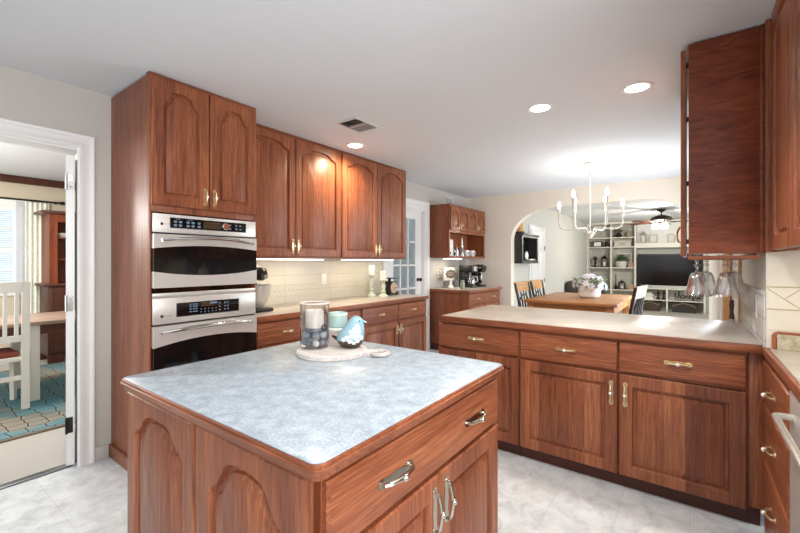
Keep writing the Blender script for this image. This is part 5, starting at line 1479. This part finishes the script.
# ------------------------------------------------------------------ dining room
bm = nb(); 
rg = T('area_rug', 'teal and tan trellis patterned rug on the dining room floor', 'rug', (-5.35, .8, 0))
O('pile', B(-6.56, -4.06, -1.2, 2.6, .0005, .010), rug_m, rg)
bb = nb()
for a in ((-6.60, -6.561, -1.24, 2.64), (-4.059, -4.02, -1.24, 2.64), (-6.56, -4.06, -1.24, -1.201), (-6.56, -4.06, 2.601, 2.64)): box(bb, *a, .0005, .0115)
O('binding', bb, rugband, rg)
dtb = T('dining_table', 'dining table with weathered brown top and cream block legs', 'table', (-5.3, 1.0, .011))
O('tabletop', B(-5.72, -4.88, .10, 2.10, .725, .76, .006), greyoak, dtb)
ap = nb()
for a in ((-5.64, -4.96, .18, .20), (-5.64, -4.96, 2.0, 2.02), (-5.64, -5.62, .2, 2.0), (-4.98, -4.96, .2, 2.0)): box(ap, *a, .63, .7245)
O('apron', ap, hutchd, dtb)
for x in (-5.60, -5.00):
    for y in (.93, 1.90): O('leg', B(x - .05, x + .05, y - .05, y + .05, .012, .724, .006), white_f, dtb)
def dining_chair(x, y, rot, label):
    t_ = T('dining_chair', label, 'chair', (0, 0, 0), 'cream slat-back dining chairs')
    z0 = 0
    for s in (-1, 1):
        O('leg', tube(nb(), [(.19, s * .19, 0), (.19, s * .19, .42)], [.024, .030], 4), white_f, t_)
        pst = nb()
        prism(pst, [(-.23, 0), (-.19, 0), (-.175, .45), (-.225, 1.13), (-.255, 1.13), (-.215, .45)], lambda a, b_, c: V((a, c, b_)), s * .205 - .026, s * .205 + .026)
        O('back_post', pst, white_f, t_)
    O('seat', B(-.19, .22, -.225, .225, .42, .46, .01), white_f, t_); O('seat_cushion', B(-.17, .21, -.175, .175, .4605, .50, .015), redcush, t_)
    def bar(y0, y1, za, zb, nm):
        b_ = nb(); xa = lambda z: -.195 - .05 * max(0, (z - .45) / .68)
        vs = [b_.verts.new((xa(z) + dx, y_, z)) for dx in (-.012, .012) for y_ in (y0, y1) for z in (za, zb)]
        for f_ in ((0, 1, 3, 2), (4, 6, 7, 5), (0, 2, 6, 4), (1, 5, 7, 3), (0, 4, 5, 1), (2, 3, 7, 6)): b_.faces.new([vs[i] for i in f_])
        O(nm, b_, white_f, t_)
    bar(-.178, .178, 1.04, 1.13, 'crest_rail'); bar(-.178, .178, .60, .655, 'lower_rail'); bar(-.178, .178, .26, .30, 'stretcher')
    for k in range(5): bar(-.145 + k * .0725 - .013, -.145 + k * .0725 + .013, .656, 1.039, 'slat')
    t_.location = (x, y, .0115); t_.rotation_euler = (0, 0, rot)
    return t_
ch = dining_chair(-4.98, .64, PI, 'cream slat-back dining chair with its back to the kitchen')
dup(ch, (-5.72, .50, .0115), 0, 'cream slat-back dining chair on the window side of the dining table')

hx0, hx1, hy0, hy1 = -7.04, -6.62, 1.385, 2.55
hu = T('china_hutch', 'red-brown wooden hutch with open shelves in the dining room corner', 'hutch', (-6.87, 2.0, 0))
O('base', B(hx0, hx1, hy0, hy1, .10, 1.0, .006), hutchd, hu); O('base_top', B(hx0, hx1 + .03, hy0 - .05, hy1 + .03, 1.001, 1.035, .006), hutchd, hu)
bk = nb(); prism(bk, [(hy0, 0), (hy0 + .12, 0), (hy0 + .18, .06), (hy0 + .30, .0995), (hy0, .0995)], lambda a, b_, c: V((c, a, b_)), hx1 - .03, hx1); prism(bk, [(hy1, 0), (hy1 - .12, 0), (hy1 - .18, .06), (hy1 - .3, .0995), (hy1, .0995)], lambda a, b_, c: V((c, a, b_)), hx1 - .03, hx1)
box(bk, hx0, hx0 + .03, hy0, hy1, 0, .0995); O('plinth', bk, hutchd, hu)
c = nb(); ux1 = -6.66
for a in ((hy0 + .02, hy0 + .05), (hy1 - .05, hy1 - .02)): box(c, hx0, ux1, a[0], a[1], 1.0355, 1.94)
box(c, hx0, hx0 + .02, hy0 + .05, hy1 - .05, 1.0355, 1.94); box(c, ux1 - .02, ux1, hy0 + .05, hy0 + .105, 1.0355, 1.94); box(c, ux1 - .02, ux1, hy1 - .105, hy1 - .05, 1.0355, 1.94); box(c, ux1 - .02, ux1, hy0 + .105, hy1 - .105, 1.84, 1.94)
O('upper_case', c, hutchw, hu)
O('cornice', B(hx0, ux1 + .05, hy0 - .06, hy1 + .04, 1.941, 1.98, .008), hutchd, hu)
for z in (1.34, 1.62): O('shelf', B(hx0 + .021, ux1 - .025, hy0 + .051, hy1 - .051, z, z + .02), hutchw, hu)
d = O('door', slab_bm(F((hx1, 0, 0), '+X'), hy0 + .03, (hy0 + hy1) / 2 - .004, .14, .97, .016), hutchd, hu); O('door', slab_bm(F((hx1, 0, 0), '+X'), (hy0 + hy1) / 2 + .004, hy1 - .03, .14, .97, .016), hutchd, hu)
M1('bowl', lathe(nb(), [(0, 0), (.04, 0), (.07, .04), (.075, .06), (.068, .06), (.06, .03), (0, .012)], (-6.80, 1.58, 1.641), 18), ceramic, 'small white bowl on the upper shelf of the red-brown hutch', 'bowl')
# curtain
def drape(name, y0, y1, m, x=-7.0, amp=.03, wv=5, z0=.02, z1=2.11):
    n = 48; ln = [(x + amp * math.sin(2 * PI * wv * i / n), y0 + (y1 - y0) * i / n) for i in range(n + 1)]
    b_ = nb(); prism(b_, ln + [(a + .004, c_) for a, c_ in ln[::-1]], lambda a, b2, c: V((a, b2, c)), z0, z1); return b_
cu = T('curtain', 'pale green sprigged curtain beside the dining room window', 'curtain', (-7.0, 1.36, .02))
O('panel', drape('p', 1.245, 1.49, curtain_m, -7.069, .018), curtain_m, cu)
sh = T('sheer_curtain', 'thin white sheer curtain at the edge of the dining window', 'curtain', (-7.04, 1.17, .02)); O('panel', drape('s', 1.16, 1.243, sheer, -7.05, .008, 3), sheer, sh)
rd = T('curtain_rod', 'dark metal curtain rod with ball finial above the dining window', 'curtain rod', (-7.0, .9, 2.10))
O('rod', tube(nb(), [(-7.066, .2, 2.135), (-7.066, 1.60, 2.135)], .012, 8), blackm, rd); O('finial', sph(tube(nb(), [(-7.066, 1.60, 2.135), (-7.066, 1.615, 2.135)], .018, 10), (-7.066, 1.635, 2.135), .026, 12, 8), blackm, rd)
O('bracket', box(nb(), -7.098, -7.05, 1.55, 1.57, 2.115, 2.128), blackm, rd)
area('dining_ceiling_fill', (-5.3, .9, 2.40), (0, 0, 0), .5, .5, 18, NEUT)  # area lamp added below the dining ceiling as fill, no fixture there
